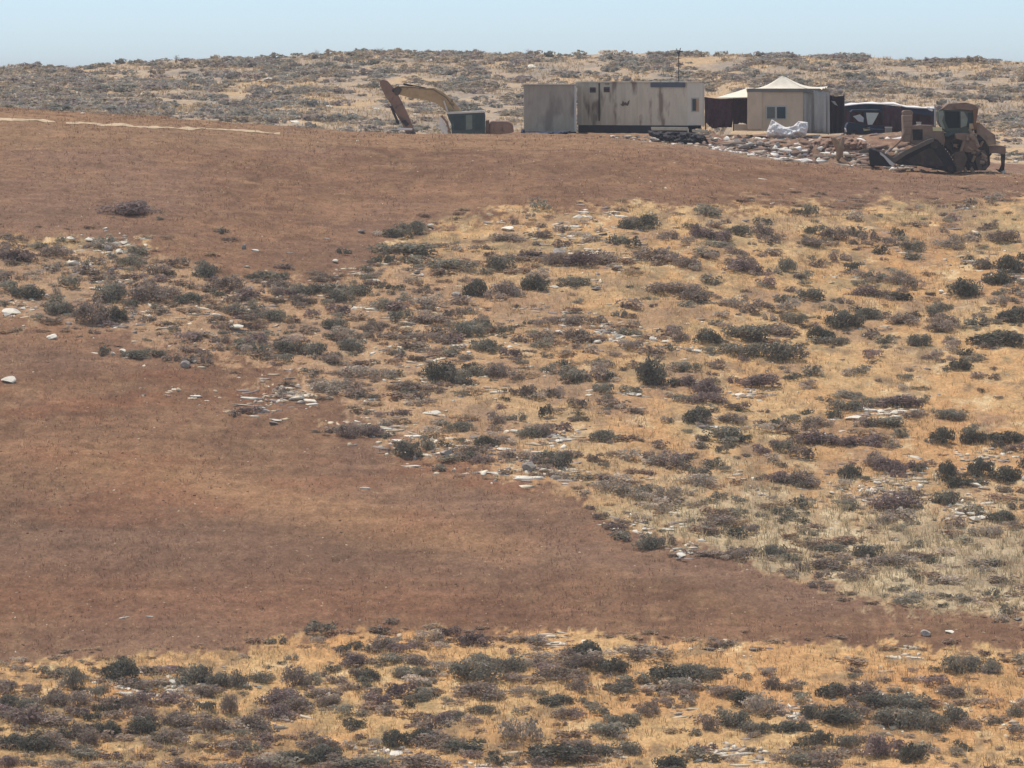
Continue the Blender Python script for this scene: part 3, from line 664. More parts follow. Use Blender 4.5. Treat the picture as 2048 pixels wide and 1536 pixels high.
# near and far high-drive tracks
def track(y0):
    t = ZB('track', [(735, 965), (745, 930), (850, 870), (1070, 770), (1130, 738), (1180, 750), (1220, 800), (1300, 900), (1360, 1010), (1375, 1070), (1340, 1085), (1180, 1050), (1000, 1015), (800, 1000), (750, 990)], y0, 0.62, M_black, 0.04)
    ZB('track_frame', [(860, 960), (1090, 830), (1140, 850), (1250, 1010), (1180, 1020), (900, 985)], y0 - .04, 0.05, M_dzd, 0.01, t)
    for (a, b, r) in ((1150, 800, 8), (800, 955, 6), (1310, 1040, 6), (950, 985, 3.5), (1060, 1000, 3.5), (1180, 1020, 3.5)):
        q = cD([(a, b)])[0]; wv, wf_ = tube_vf(V(q[0], q[1], dz + y0 - .10), V(q[0], q[1], dz + y0 - .03), r / 35.3, n=16)
        pymesh('roller', [Vector(p) - Z.location for p in wv], wf_, M_dzd, t)
    # grouser plates along the top run
    pts = cD([(745, 930), (850, 870), (1070, 770), (1130, 738), (1220, 800), (1300, 900), (1372, 1040)]); parts = []
    for k in range(len(pts) - 1):
        (xa, ya), (xb, yb) = pts[k], pts[k + 1]; L0 = math.hypot(xb - xa, yb - ya); m_ = max(1, int(L0 / 6))
        for j in range(m_):
            t0 = (j + .2) / m_; t1 = (j + .7) / m_
            a = V(xa + (xb - xa) * t0, ya + (yb - ya) * t0, dz + y0); b = V(xa + (xb - xa) * t1, ya + (yb - ya) * t1, dz + y0)
            nrm = Vector((-(b - a).z, 0, (b - a).x)).normalized() * 0.05
            if nrm.z < 0 and nrm.x < 0: nrm = -nrm
            q = [a, b, b + nrm, a + nrm]; q2 = [p + Vector((0, .62, 0)) for p in q]
            parts.append((q + q2, [[0, 1, 2, 3], [7, 6, 5, 4], [0, 4, 5, 1], [1, 5, 6, 2], [2, 6, 7, 3], [3, 7, 4, 0]]))
    v, f = join(parts); pymesh('grouser', [Vector(p) - Z.location for p in v], f, M_dzd, t)
track(-0.6); track(1.9)
# blade: curved plate seen nearly edge-on, with its bright cutting edge
pv = []; nn = 9
for i in range(nn):
    t = i / (nn - 1); Xp = 1738 + 10 * math.sin(math.pi * t) ; Yp = 299 + 31 * t
    for yy, dX in ((-1.3, 0), (2.6, 8)):
        pv.append(V(Xp + (0 if yy < 0 else 0) + dX, Yp, dz + yy))
pf = [[2 * i, 2 * i + 1, 2 * i + 3, 2 * i + 2] for i in range(nn - 1)]
o = pymesh('blade', local(Z, pv), pf, M_black, Z, smooth=True); md = o.modifiers.new('s', 'SOLIDIFY'); md.thickness = 0.12
bl_ = ZB('blade_end', [(488, 860), (510, 848), (560, 862), (605, 885), (735, 1005), (700, 1020), (560, 1012), (500, 1000)], -1.35, 0.15, M_black, 0.02)
ZB('cutting_edge', [(600, 870), (625, 885), (745, 990), (740, 1015), (700, 1000), (640, 925), (605, 900)], -1.42, 0.06, M_pipe, 0.0, bl_)
ZB('push_arm', [(380, 868), (430, 848), (560, 850), (640, 870), (740, 930), (850, 860), (1090, 745), (1140, 735), (1150, 765), (870, 900), (745, 985), (700, 950), (600, 880), (500, 880), (400, 890)], -0.85, 0.22, mat('arm_grey', '#6c5f56', 0.85, .25), 0.03)
tubepx('lift_cylinder', cD([(690, 870)])[0], cD([(830, 740)])[0], dz - .5, 1.8, M_dz, Z)
tubepx('tilt_rod', cD([(655, 890)])[0], cD([(712, 830)])[0], dz - 1.0, 1.4, M_pipe, Z)
# hood, radiator guard, engine
ZB('engine_hood', [(925, 612), (1000, 600), (1130, 605), (1250, 660), (1260, 760), (1240, 830), (930, 800), (905, 760)], -0.1, 1.5, M_dz, 0.05)
ZB('engine_bay', [(928, 648), (1030, 645), (1030, 750), (935, 755)], -0.14, 0.05, M_black, 0.0)
ZB('radiator_guard', [(832, 505), (930, 500), (926, 620), (922, 770), (835, 775), (838, 640)], -0.05, 1.4, M_dzl, 0.04)
ZB('air_precleaner', [(828, 470), (845, 454), (912, 454), (936, 474), (934, 500), (832, 502)], 0.1, 0.8, M_dz, 0.04)
ZB('grille_bar', [(838, 560), (926, 556), (926, 568), (838, 572)], -0.09, 0.04, M_dz, 0); ZB('grille_bar', [(838, 620), (926, 616), (926, 628), (838, 632)], -0.09, 0.04, M_dz, 0); ZB('grille_bar', [(838, 690), (924, 688), (924, 700), (838, 702)], -0.09, 0.04, M_dz, 0)
ZB('brace', [(800, 760), (860, 640), (885, 640), (830, 765)], -0.2, 0.12, M_dz, 0.01)
tubepx('exhaust', cD([(1155, 610)])[0], cD([(1155, 445)])[0], dz + .4, 1.9, M_pipe, Z)
ZB('exhaust_cap', [(1075, 425), (1100, 425), (1140, 455), (1125, 466), (1090, 450)], 0.35, 0.2, M_white, 0.01)
ZB('air_filter', [(1160, 420), (1185, 408), (1235, 415), (1240, 445), (1165, 450)], 0.5, 0.4, mat('pinkish_cap', '#a08a84', 0.8), 0.03)
ZB('yellow_patch', [(1130, 625), (1222, 622), (1228, 664), (1135, 662)], -0.18, 0.06, mat('pale_yellow_patch', '#e0cf9c', 0.6, 0.05), 0.0)  # small pale yellow patch set on the front of the hood
# cab
cb = ZB('cab', [(1185, 470), (1200, 446), (1560, 450), (1568, 560), (1545, 660), (1500, 690), (1330, 690), (1250, 670), (1215, 610), (1190, 560)], 0.0, 1.6, mat('cab_green', '#5c5c4e', 0.75, 0.25, 2), 0.05)
ZB('window', [(1255, 462), (1400, 466), (1405, 630), (1290, 635), (1255, 560)], -0.03, 0.04, mat('dark_green_glass', '#141f1f', 0.4, 0.4, 2, spec=.15), 0.0, cb)
ZB('window', [(1485, 480), (1530, 480), (1528, 600), (1470, 630), (1485, 560)], -0.03, 0.04, M_glass, 0.0, cb)
ZB('pillar', [(1412, 466), (1445, 470), (1485, 540), (1470, 610), (1415, 630)], -0.05, 0.06, mat('pale_green_pillar', '#8a8c7c', 0.7), 0.0, cb)
ZB('pillar', [(1188, 470), (1235, 455), (1245, 500), (1225, 560), (1255, 640), (1230, 640), (1195, 570)], -0.05, 0.06, mat('pale_pillar', '#8c8f80', 0.7), 0.0, cb)
ZB('roof', [(1215, 445), (1245, 420), (1290, 385), (1470, 375), (1560, 400), (1592, 430), (1590, 462), (1500, 455), (1300, 440)], -0.15, 1.9, M_dz, 0.05)
ZB('roll_bar', [(1535, 440), (1592, 440), (1570, 560), (1575, 650), (1530, 655), (1545, 560)], -0.2, 0.2, mat('rust_orange', '#80583f', 0.85), 0.02)
ZB('step', [(1245, 690), (1290, 665), (1360, 690), (1290, 720), (1255, 715)], -0.3, 0.4, M_green, 0.02)
# rear body, fuel tank, ripper
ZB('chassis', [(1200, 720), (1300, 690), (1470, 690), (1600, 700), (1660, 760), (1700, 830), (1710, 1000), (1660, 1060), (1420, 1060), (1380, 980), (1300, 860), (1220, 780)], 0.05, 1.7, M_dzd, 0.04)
ZB('fuel_tank', [(1560, 600), (1605, 580), (1700, 660), (1760, 700), (1770, 800), (1640, 810), (1580, 740)], 0.1, 1.5, M_dzl, 0.05)
ZB('rear_fender', [(1350, 690), (1450, 680), (1560, 690), (1600, 790), (1590, 840), (1500, 880), (1440, 870), (1440, 760), (1360, 740)], -0.35, 0.5, M_dz, 0.05)
q = cD([(1500, 640), (1580, 800), (1450, 760), (1380, 980), (1350, 860), (1480, 1040)])
tubepx('hydraulic_cylinder', q[0], q[1], dz - .4, 3.0, M_dzl, Z); tubepx('hydraulic_cylinder', q[2], q[3], dz - .45, 3.0, M_dz, Z)
ZB('track_guard', [(1350, 880), (1440, 860), (1480, 940), (1440, 1060), (1380, 1075), (1340, 960)], -0.55, 0.3, M_dzr, 0.04)
rz = random.Random(4); hp = []; lp = []
for k in range(46):
    a_ = rz.uniform(1290, 1680); b_ = rz.uniform(700, 1050)
    if b_ > 1060 - max(0, (1400 - a_)) * .3: b_ -= 150
    q = cD([(a_, b_), (a_ + rz.uniform(-60, 60), b_ + rz.uniform(-70, 70))]); y_ = dz - rz.uniform(.1, .5)
    (hp if k % 2 else lp).append(tube_vf(V(q[0][0], q[0][1], y_), V(q[1][0], q[1][1], y_ + rz.uniform(-.1, .2)), rz.uniform(.03, .06) if k % 2 else rz.uniform(.06, .13), n=8))
v, f = join(hp); pymesh('hydraulic_hoses', local(Z, v), f, M_black, Z); [pymesh('linkage_rod', local(Z, q_[0]), q_[1], M_dzl, Z) for q_ in lp]
ZB('bracket', [(1500, 590), (1535, 585), (1545, 640), (1500, 650)], -.35, .2, M_yel2, 0.02)
ZB('rear_guard', [(1560, 880), (1650, 850), (1690, 930), (1680, 1040), (1590, 1060), (1560, 960)], -0.3, 0.2, M_dzr, 0.03)
ZB('ripper_beam', [(1600, 800), (1700, 810), (1800, 806), (1862, 815), (1868, 860), (1850, 900), (1760, 885), (1690, 890), (1660, 920), (1640, 880)], 0.3, 1.2, M_dz, 0.04)
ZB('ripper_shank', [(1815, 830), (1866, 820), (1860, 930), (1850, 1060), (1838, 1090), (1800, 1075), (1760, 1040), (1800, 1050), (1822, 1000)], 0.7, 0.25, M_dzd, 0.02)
ZB('ripper_tip', [(1820, 1070), (1858, 1050), (1860, 1085), (1830, 1105)], 0.68, 0.3, M_pipe, 0.0)
tag(Z, 'dusty brown bulldozer with triangular black tracks, blade left and ripper right', 'bulldozer')

# ---------------------------------------------------------------- pale track along the field edge on the left
def ribbon(name, ptsX, ptsY, width, m, lift=0.02):
    Xs = np.linspace(ptsX[0], ptsX[-1], 160); Ys = np.interp(Xs, ptsX, ptsY)
    v = []
    for X, Y in zip(Xs, Ys):
        dd = dist_of(X, Y); wv = width * (0.25 + 1.3 * float(fbm(np.array([X / 22.]), np.array([0.]), 3, 4)[0] + .5))
        for k in (-1, -.4, .4, 1):
            g = ground(X, dd + k * wv / 2); v.append(g + Vector((0, 0, lift + 0.03 * (1 - k * k))))
    f = [[4 * i + j, 4 * i + j + 4, 4 * i + j + 5, 4 * i + j + 1][::-1] for i in range(len(Xs) - 1) for j in range(3)]
    return pymesh(name, v, f, m, smooth=True)
M_path = mat('pale_track_dust', '#c4aa8a', 0.95, 0.25, 2.0)
tag(ribbon('path', [-60, 0, 110], [241, 243, 246.5], 1.0, M_path), kind='structure')
tag(ribbon('path', [132, 250, 400, 560], [249, 254, 261.5, 269], .8, M_path), kind='structure')
# ---------------------------------------------------------------- shrubs read off the photograph: centre x, foot y, width, height, kind
# k dark green, g grey green, b grey brown, p purple brown, l pale dry
SH = []
def crop(ox, oy, sc, txt, xmin=-1, xmax=99999):
    for it in txt.split():
        a = it.split(','); x, y, w_, h_ = map(float, a[:4])
        if xmin <= x <= xmax: SH.append((ox + x * sc, oy + y * sc, w_ * sc, h_ * sc, a[4]))
K7 = 700 / 2048
crop(0, 400, K7, """750,95,300,85,p 100,265,120,40,b 100,375,190,80,p 20,340,80,60,b 330,345,180,70,b 600,300,160,50,l 800,320,130,50,g 560,370,110,40,b
760,380,170,60,g 300,410,90,40,l 540,440,130,40,b 200,450,120,40,l 170,570,180,70,k 330,550,50,40,l 640,580,170,90,g 860,590,220,90,b 1090,600,160,60,k
990,560,150,60,b 350,660,140,70,g 540,700,200,110,b 680,690,110,80,k 300,710,120,40,b 1200,450,110,90,g 1040,390,130,50,b 1240,430,100,50,b 1210,530,130,50,b
1350,520,160,70,b 930,440,160,60,b 790,470,140,40,p 1500,460,130,50,k 1600,460,140,50,g 1640,400,80,25,p 1620,530,160,70,b 1760,560,160,60,g 1740,610,200,60,b
1900,550,180,60,g 2000,600,140,70,g 1890,470,160,50,b 1350,600,90,50,b 1370,670,140,60,g 1430,710,150,40,p 1510,670,80,40,b 1600,710,160,60,g 1000,722,150,20,b
860,690,100,35,b 930,660,120,40,b 1180,790,150,35,l 1320,785,80,25,k 1430,785,130,30,g 1540,800,120,40,g 610,890,60,45,k 790,915,150,50,g 900,900,150,40,g
1000,935,110,50,b 1110,950,100,50,b 1210,950,70,50,b 1420,860,110,50,g 1520,880,100,60,g 1400,890,80,20,b 1690,890,160,70,g 1660,945,100,50,g 1830,910,150,70,g
1930,950,130,60,b 1960,750,140,60,g 2000,810,160,60,l 1880,1120,130,60,l 1980,1100,150,60,l 1980,1020,150,40,b 1340,240,90,24,b""")
crop(680, 400, K7, """340,210,160,60,g 450,190,110,70,g 240,360,110,60,k 370,330,340,80,g 640,410,280,70,g 620,260,140,30,l 980,240,180,45,b 1170,215,150,40,b
1300,195,100,40,b 1300,260,110,40,p 1400,220,120,30,l 1480,240,100,35,l 1700,180,130,60,g 1800,180,130,80,g 1920,250,110,50,b 1610,270,110,60,g 1710,290,100,60,k
2020,280,60,40,l 940,400,160,80,g 1130,340,180,60,p 1260,370,140,70,b 1400,380,180,80,p 1540,370,160,70,b 1830,370,250,80,b 1990,390,110,60,b 180,460,90,35,b
90,560,180,70,g 340,530,80,35,k 250,525,100,35,k 500,550,90,40,b 270,640,170,60,g 370,600,80,30,g 790,565,130,85,k 970,565,150,80,b 1140,530,150,80,k
1160,450,120,60,l 1370,510,180,60,g 1900,550,230,70,b 520,640,200,70,l 540,740,220,60,b 760,800,200,80,g 830,760,120,60,g 660,700,120,60,b 970,790,100,50,g
1040,830,80,40,b 180,770,130,60,b 220,810,110,50,b 320,820,130,40,b 70,880,140,70,g 440,820,100,40,b 540,830,110,50,b 440,860,120,30,l 300,905,100,30,b
520,900,150,30,b 620,920,110,40,g 830,890,150,70,g 920,900,110,50,g 1000,930,130,50,p 1180,740,130,40,b 1360,720,130,50,b 1500,720,120,50,b 1380,810,150,60,b
1160,820,140,50,b 1700,790,130,50,g 1700,870,130,50,b 1930,800,120,60,p 1930,870,80,40,g 1460,890,100,50,l 1520,980,150,45,g 1740,970,120,50,b 1310,940,100,20,b
580,1050,180,100,k 690,1060,150,80,g 800,1020,150,60,g 920,1030,120,70,b 100,1030,200,60,l 250,1040,150,50,l 400,1100,150,50,b 100,1150,130,50,b 350,1140,100,30,b
1220,1010,90,50,g 1360,1060,130,70,g 1560,1050,120,60,k 1820,1080,150,130,k 1030,1050,90,50,b 1100,1140,90,60,b 1220,1140,100,50,b 1540,1130,110,60,g""")
crop(1348, 400, K7, """200,105,130,50,g 100,180,100,40,g 160,245,130,70,p 270,250,130,60,p 380,220,130,60,g 500,220,150,70,b 560,265,120,40,b 520,150,110,45,g 240,290,200,40,g
180,350,140,50,g 350,330,110,50,b 560,320,150,40,b 80,410,140,60,b 800,100,90,60,g 830,200,130,50,g 940,230,160,70,b 1060,215,110,60,g 1130,240,100,60,b
800,270,150,50,b 1100,265,130,40,b 1310,215,80,60,g 1270,260,90,50,b 1210,305,90,50,k 1400,290,130,60,g 1400,335,110,40,g 1680,235,160,50,l 1600,270,160,50,l
1850,170,90,40,b 1930,240,180,70,b 1720,345,70,35,k 400,440,190,70,p 410,400,130,60,b 480,450,80,50,p 660,430,110,75,g 760,470,110,50,g 840,380,100,50,b
1040,405,80,55,k 210,490,110,50,g 1190,460,100,40,b 1320,480,160,70,b 1090,490,90,35,g 1130,550,150,60,p 1240,560,150,50,b 1330,570,130,50,k 1400,510,120,60,b
1970,430,150,90,k 2040,360,60,50,k 1900,500,170,70,k 1830,400,120,60,b 1700,560,160,90,k 2010,560,100,50,b 1560,640,140,60,g 1990,715,200,90,k 800,590,150,70,g
630,600,90,45,g 510,625,100,50,b 890,630,90,35,g 1010,610,90,40,b 120,600,180,80,b 350,620,170,60,l 700,715,140,65,g 1000,745,210,95,k 1130,685,130,60,g
1340,720,170,60,b 1570,730,180,70,b 1560,770,170,60,b 1770,740,130,40,g 1880,860,300,90,k 420,815,240,90,g 610,780,190,70,b 200,840,150,70,k 860,810,150,70,k
930,840,170,50,g 1240,830,110,50,g 1440,850,120,65,g 400,910,260,80,g 640,935,230,100,g 30,820,100,70,b 1710,910,90,40,k 1670,1000,130,60,k 90,990,140,50,g
260,975,110,30,b 690,1050,100,40,k 810,1030,110,60,g 1090,1020,120,50,g 500,1090,200,80,p 1350,1050,90,40,g 800,1095,60,20,b 1440,1100,100,25,g
60,1080,130,60,p 180,1130,150,90,p""")
KE = 500 / 1920
crop(1100, 760, KE, """1130,340,200,110,k 1200,200,260,90,p 1030,170,160,60,g 1200,80,200,80,p 1440,240,200,60,b 240,290,130,40,g 410,465,190,90,g 80,670,170,110,g 100,380,130,70,p
330,630,90,60,b 500,200,180,60,b 210,200,150,70,b 60,120,100,60,b 380,80,100,50,g 900,330,100,50,l 640,240,120,40,b 1340,470,260,110,g 1500,480,100,50,k 1320,550,110,60,g
1380,340,200,70,b 1750,370,130,70,k 1850,320,130,60,g 1830,420,170,50,b 1620,340,110,40,b 1620,560,130,70,p 1750,520,120,70,p 1880,510,100,70,b 850,520,110,60,b
730,590,130,50,b 860,650,250,70,l 1130,800,260,80,l 900,900,220,80,l 430,850,220,90,l 250,750,160,50,g 780,830,80,40,g 1300,900,120,50,g 1450,930,120,50,g
700,920,200,80,l 1300,1100,260,80,b 1110,1080,100,40,g 1470,1200,110,80,k 1540,1170,120,80,b 510,1150,170,70,p 760,1290,200,110,g 880,1260,150,80,b 1250,1340,260,50,b
1780,1020,170,60,g 1840,1060,130,50,g 1720,1330,180,90,g 1850,1380,150,60,g 1750,780,180,80,p 1880,790,90,90,k 520,1200,120,40,b 390,1050,130,50,b""")
KF = 500 / 1536
crop(1548, 760, KF, """440,100,180,50,g 440,200,200,70,g 370,240,80,60,g 600,160,110,50,g 740,170,240,80,p 840,240,110,50,b 560,300,130,60,b 690,300,200,60,g 920,130,80,50,g
1090,245,180,60,g 210,210,70,30,k 250,290,140,60,b 250,400,250,80,p 430,410,150,60,p 590,410,150,60,p 780,370,90,60,g 750,430,80,30,g 1040,410,150,90,k
1220,400,150,80,k 1210,330,100,50,g 1420,395,230,70,k 620,540,130,90,b 720,570,180,80,p 880,550,110,50,p 470,600,140,80,k 170,650,200,90,b 1060,600,110,90,k
1150,650,170,60,k 1270,600,150,100,k 1430,620,190,90,k 1520,540,50,50,k 1420,680,70,35,k 860,590,100,30,b 1060,755,150,80,g 750,790,270,110,p 430,755,140,40,g
1390,860,160,60,k 1490,900,100,50,b 220,900,180,40,b 700,860,60,60,l 350,1050,200,70,g 580,1080,180,80,g 320,1150,200,70,b 480,1210,180,70,b 760,1150,230,90,l
770,1285,130,45,g 290,1260,150,50,b 1000,1320,150,40,l 1330,1320,100,50,g 1180,1350,170,30,l 1430,1440,90,60,g 1100,1240,260,60,l 1250,1140,150,50,l 1280,950,200,70,l""", 150)
crop(400, 760, K7, """750,70,200,60,l 900,90,100,50,b 1200,50,180,50,b 640,30,50,30,b 1180,80,110,30,g 1320,130,140,35,b 1520,75,100,30,g 1920,90,90,60,b 720,300,130,30,b
870,320,140,70,b 1000,320,150,60,p 960,280,80,40,g 1080,330,80,30,g 1530,280,150,60,g 1430,250,80,40,g 1730,240,100,70,b 1850,230,110,50,g 2020,200,80,70,k
1220,430,150,90,g 1330,400,80,80,g 1680,380,140,60,k 1580,440,200,60,b 1480,470,150,40,g 1650,480,150,50,p 1800,460,100,50,b 1940,330,150,60,g 2020,460,80,50,g
1790,540,90,30,b 290,190,150,40,p""")
crop(0, 1200, K7, """700,490,200,120,k 880,440,140,50,b 870,520,240,60,b 1130,480,200,100,g 1280,500,130,80,g 1390,500,110,90,g 1210,550,170,60,b 430,540,120,120,g 560,590,100,70,g
110,430,100,40,l 240,440,110,40,g 190,570,90,50,b 330,640,140,90,b 470,640,130,80,b 650,640,140,70,b 750,640,130,80,b 850,620,100,70,p 1000,580,150,45,p
1090,640,90,55,b 1200,650,110,60,k 1340,660,90,100,b 1520,470,140,60,g 1730,500,150,110,b 1650,600,230,100,p 1620,680,170,80,p 1740,640,180,80,b 1900,560,180,60,b
1920,610,140,60,b 1480,740,190,80,b 50,660,140,80,g 170,680,140,70,g 110,740,170,70,b 60,870,160,80,k 210,890,190,90,k 300,880,200,90,b 300,760,250,80,b
450,830,200,90,b 520,850,120,80,b 540,720,100,50,k 640,800,130,80,k 700,700,120,50,b 830,790,150,90,k 830,680,160,60,b 1050,750,200,90,b 1240,760,180,80,b
1000,840,180,80,b 1390,860,140,70,b 1880,860,180,70,b 1570,820,120,50,p 2030,720,50,40,k 2030,380,40,40,b 1960,480,120,50,b 1660,950,200,50,b 1760,950,260,70,k
1900,930,180,90,k 60,970,130,60,p 500,920,200,50,g 350,975,200,50,l 620,975,200,40,l 1050,975,200,60,b 1300,980,150,50,l 1960,980,200,50,b""")
crop(680, 1200, K7, """230,180,110,40,b 650,200,110,60,p 550,170,90,30,b 60,290,130,50,k 250,300,150,80,b 460,280,180,50,b 780,270,180,80,p 1080,240,250,40,b 100,380,170,70,p
290,380,150,50,g 450,390,160,60,b 160,470,140,60,k 380,470,140,60,g 510,460,130,50,k 830,390,220,70,g 800,490,280,110,g 1010,430,180,90,g 1180,360,200,60,l
820,590,270,90,b 1010,490,150,50,b 1430,350,180,90,k 1330,360,120,60,b 1420,430,220,90,b 1590,440,180,80,k 1280,490,280,80,b 1760,360,350,80,l 1900,500,200,90,k
1400,560,150,70,b 1070,570,160,50,l 1620,550,170,60,g 1700,560,100,40,g 1260,630,190,55,k 1330,700,170,60,b 470,600,170,50,g 400,625,80,40,k 260,680,90,60,l
90,740,120,60,k 600,730,130,60,p 680,720,90,50,k 840,680,160,50,g 1060,830,230,130,l 330,860,150,90,k 490,820,150,60,k 520,870,260,80,b 700,890,240,70,k
930,970,120,60,k 1250,950,350,110,k 1150,975,170,60,b 1380,860,150,50,b 1560,890,180,60,g 1710,900,120,70,g 1700,730,90,60,k 1600,740,130,60,g 1540,800,160,70,g
1800,680,130,70,b 1890,630,120,50,b 150,985,300,70,g 480,990,300,80,b 1930,985,160,70,k 1490,640,120,40,g""")
crop(1348, 1200, K7, """1680,430,210,100,g 1860,430,110,70,g 1060,475,80,40,g 1620,560,140,60,b 80,500,200,90,g 200,500,150,70,g 60,560,200,60,b 290,600,160,60,b 400,640,160,70,k
580,550,110,70,b 535,465,60,35,p 920,590,170,70,k 1090,600,190,90,b 1180,640,170,70,k 800,700,120,70,g 950,740,250,90,k 1050,690,200,80,b 1360,640,220,90,g
1320,740,260,110,g 1520,760,170,100,g 1640,710,150,90,g 1730,740,130,60,b 2000,660,110,70,g 2010,750,110,40,g 220,780,100,80,b 340,760,180,90,g 470,800,170,70,g
680,790,220,60,k 500,680,180,110,l 860,860,130,80,k 740,880,110,50,k 1010,870,150,70,g 1200,930,180,120,p 1400,950,150,100,k 1290,870,120,50,p 1675,860,80,50,k
750,965,200,60,g 870,985,140,40,g 150,890,90,30,p 230,880,50,40,p 20,975,80,60,k 680,920,130,50,l 310,275,140,40,b""")
RK = []
def rcrop(ox, oy, sc, txt):
    for it in txt.split():
        x, y, w_, h_ = map(float, it.split(',')[:4]); RK.append((ox + x * sc, oy + y * sc, w_ * sc, h_ * sc, it.endswith(',g')))
rcrop(0, 400, K7, """50,640,130,40 140,612,30,15 315,775,70,28 40,1030,90,42 520,240,60,20 560,260,40,30,g 600,270,50,30 640,285,50,30,g 680,270,60,30 720,255,50,25 690,300,50,25 500,275,40,20,g
440,375,90,30 500,355,60,20 560,505,120,18 690,475,60,25 870,622,50,15 750,603,50,15 1270,668,80,28 1385,735,100,25 1000,722,40,15 655,873,30,18 710,860,40,25 760,880,40,20 800,870,30,20
1115,920,60,30 1095,945,60,40,g 1965,338,40,20 620,166,30,8 1490,284,50,12 1450,387,50,10 1975,718,30,12 1690,1105,100,14 1745,1135,90,16 1530,1042,40,10 1420,265,30,30,g 650,395,50,30,g""")
rcrop(680, 400, K7, """530,148,50,25 120,165,50,20,g 970,160,80,28 1400,100,60,20 1460,102,50,14 1625,96,150,10 1280,285,70,50,g 1420,302,90,16 1500,300,60,14 1680,335,80,16 165,625,80,15
300,318,50,30,g 1260,492,60,14 1500,505,60,20,g 395,720,90,22 430,785,80,30,g 590,785,40,25 720,840,60,14 1350,690,110,28,g 1280,768,50,18 1570,745,40,15 1620,775,60,25 1500,805,50,25
1840,788,50,25 1900,808,60,14 2030,855,50,20 990,860,35,12 190,1120,90,16 1720,1125,90,25 1550,170,60,12 1540,200,50,14,g 1380,160,70,14 1290,165,70,12 1640,780,60,18 1620,390,60,25,g
690,540,60,24,g 450,410,40,20,g 480,425,30,16""")
rcrop(1348, 400, K7, """1700,52,70,12 80,850,60,16 130,862,70,14 380,1112,70,18 430,1128,60,18 560,795,40,18 2030,470,50,30 1500,530,60,22,g 1560,520,40,20 940,430,50,8 1060,430,60,10 2010,440,50,22,g""")
rcrop(400, 760, K7, """580,85,110,18 500,50,110,10 250,117,150,8 395,160,50,15,g 440,213,80,16 1010,68,80,15 1340,165,110,22 1060,248,120,14 1150,330,80,20 1250,295,130,14 1450,405,80,35,g
1700,512,110,10 1780,388,80,14 1900,435,70,14 1940,490,90,45,g 2020,505,70,20 1940,552,180,16 1850,268,60,18 970,607,60,6 1250,463,130,8 1550,358,60,18 1600,300,50,12,g 430,230,50,20,g""")
rcrop(1100, 760, KE, """640,98,90,28 1480,90,80,30 1530,105,50,20 50,400,80,24 60,445,70,24 1260,335,110,20 30,715,90,34 640,1080,40,20 720,1115,50,24 750,1140,60,20 920,1112,130,14
1000,1318,90,30 1075,1285,60,20 980,1340,50,20,g 300,85,50,16 1590,800,40,14,g 850,970,20,24""")
rcrop(1548, 760, KF, """470,230,110,26 510,222,50,14 650,178,50,22 700,200,50,24 740,195,60,24 740,225,90,22 920,553,70,12 1240,625,80,30 1290,640,70,20 1530,590,30,35 1150,795,70,30 1220,790,60,28 1230,825,90,30
1280,810,60,24 820,553,70,12 690,655,80,16,g 840,658,60,14,g 600,645,60,15 355,660,40,12 640,608,50,14 440,718,60,12,g 580,720,50,16 790,640,50,18 660,640,40,14,g 860,700,40,18,g 550,710,40,14
940,1530,70,34,g 1070,1512,60,20 1500,1450,50,20,g 1270,470,60,10 1430,490,80,10,g 1000,560,40,14""")
rcrop(0, 1200, K7, """720,530,50,26 770,545,50,22 820,548,40,18 740,498,40,18 1010,500,80,18 1060,532,100,18 1130,500,110,16 1190,495,50,14 1000,460,50,44 1010,482,40,24 560,522,60,18 1240,435,60,18 1300,428,30,16
800,408,80,14 1630,705,100,18 730,70,60,6 1740,975,130,22 1440,470,40,14 1520,480,30,16 880,70,50,5""")
rcrop(680, 1200, K7, """320,895,90,26 1270,235,90,24 1310,240,50,14 350,258,35,15 840,972,110,28 980,978,80,15 300,228,40,12 1500,922,150,10 1290,152,90,5 1220,212,30,16,g""")
rcrop(1348, 1200, K7, """200,285,80,16,g 680,680,70,26 720,690,40,18 1250,590,60,26 420,888,160,10 310,905,90,22 150,915,40,20 480,926,120,8 1400,308,150,8 2030,560,30,20 460,290,70,16,g 30,650,50,20,g 1980,720,60,16,g""")
# far hill rocks
rcrop(0, 80, K7, """30,357,30,14 90,382,50,12 435,409,25,14 600,410,80,14 1570,240,80,22 200,266,100,12 1720,495,60,16 1930,390,40,16 480,420,40,10""")
rcrop(600, 60, 800 / 2048, """650,156,60,16 715,166,40,10 1085,190,35,22 1180,196,50,16 1228,200,40,14 590,440,30,14 395,410,30,12 275,452,50,16 970,140,40,10""")

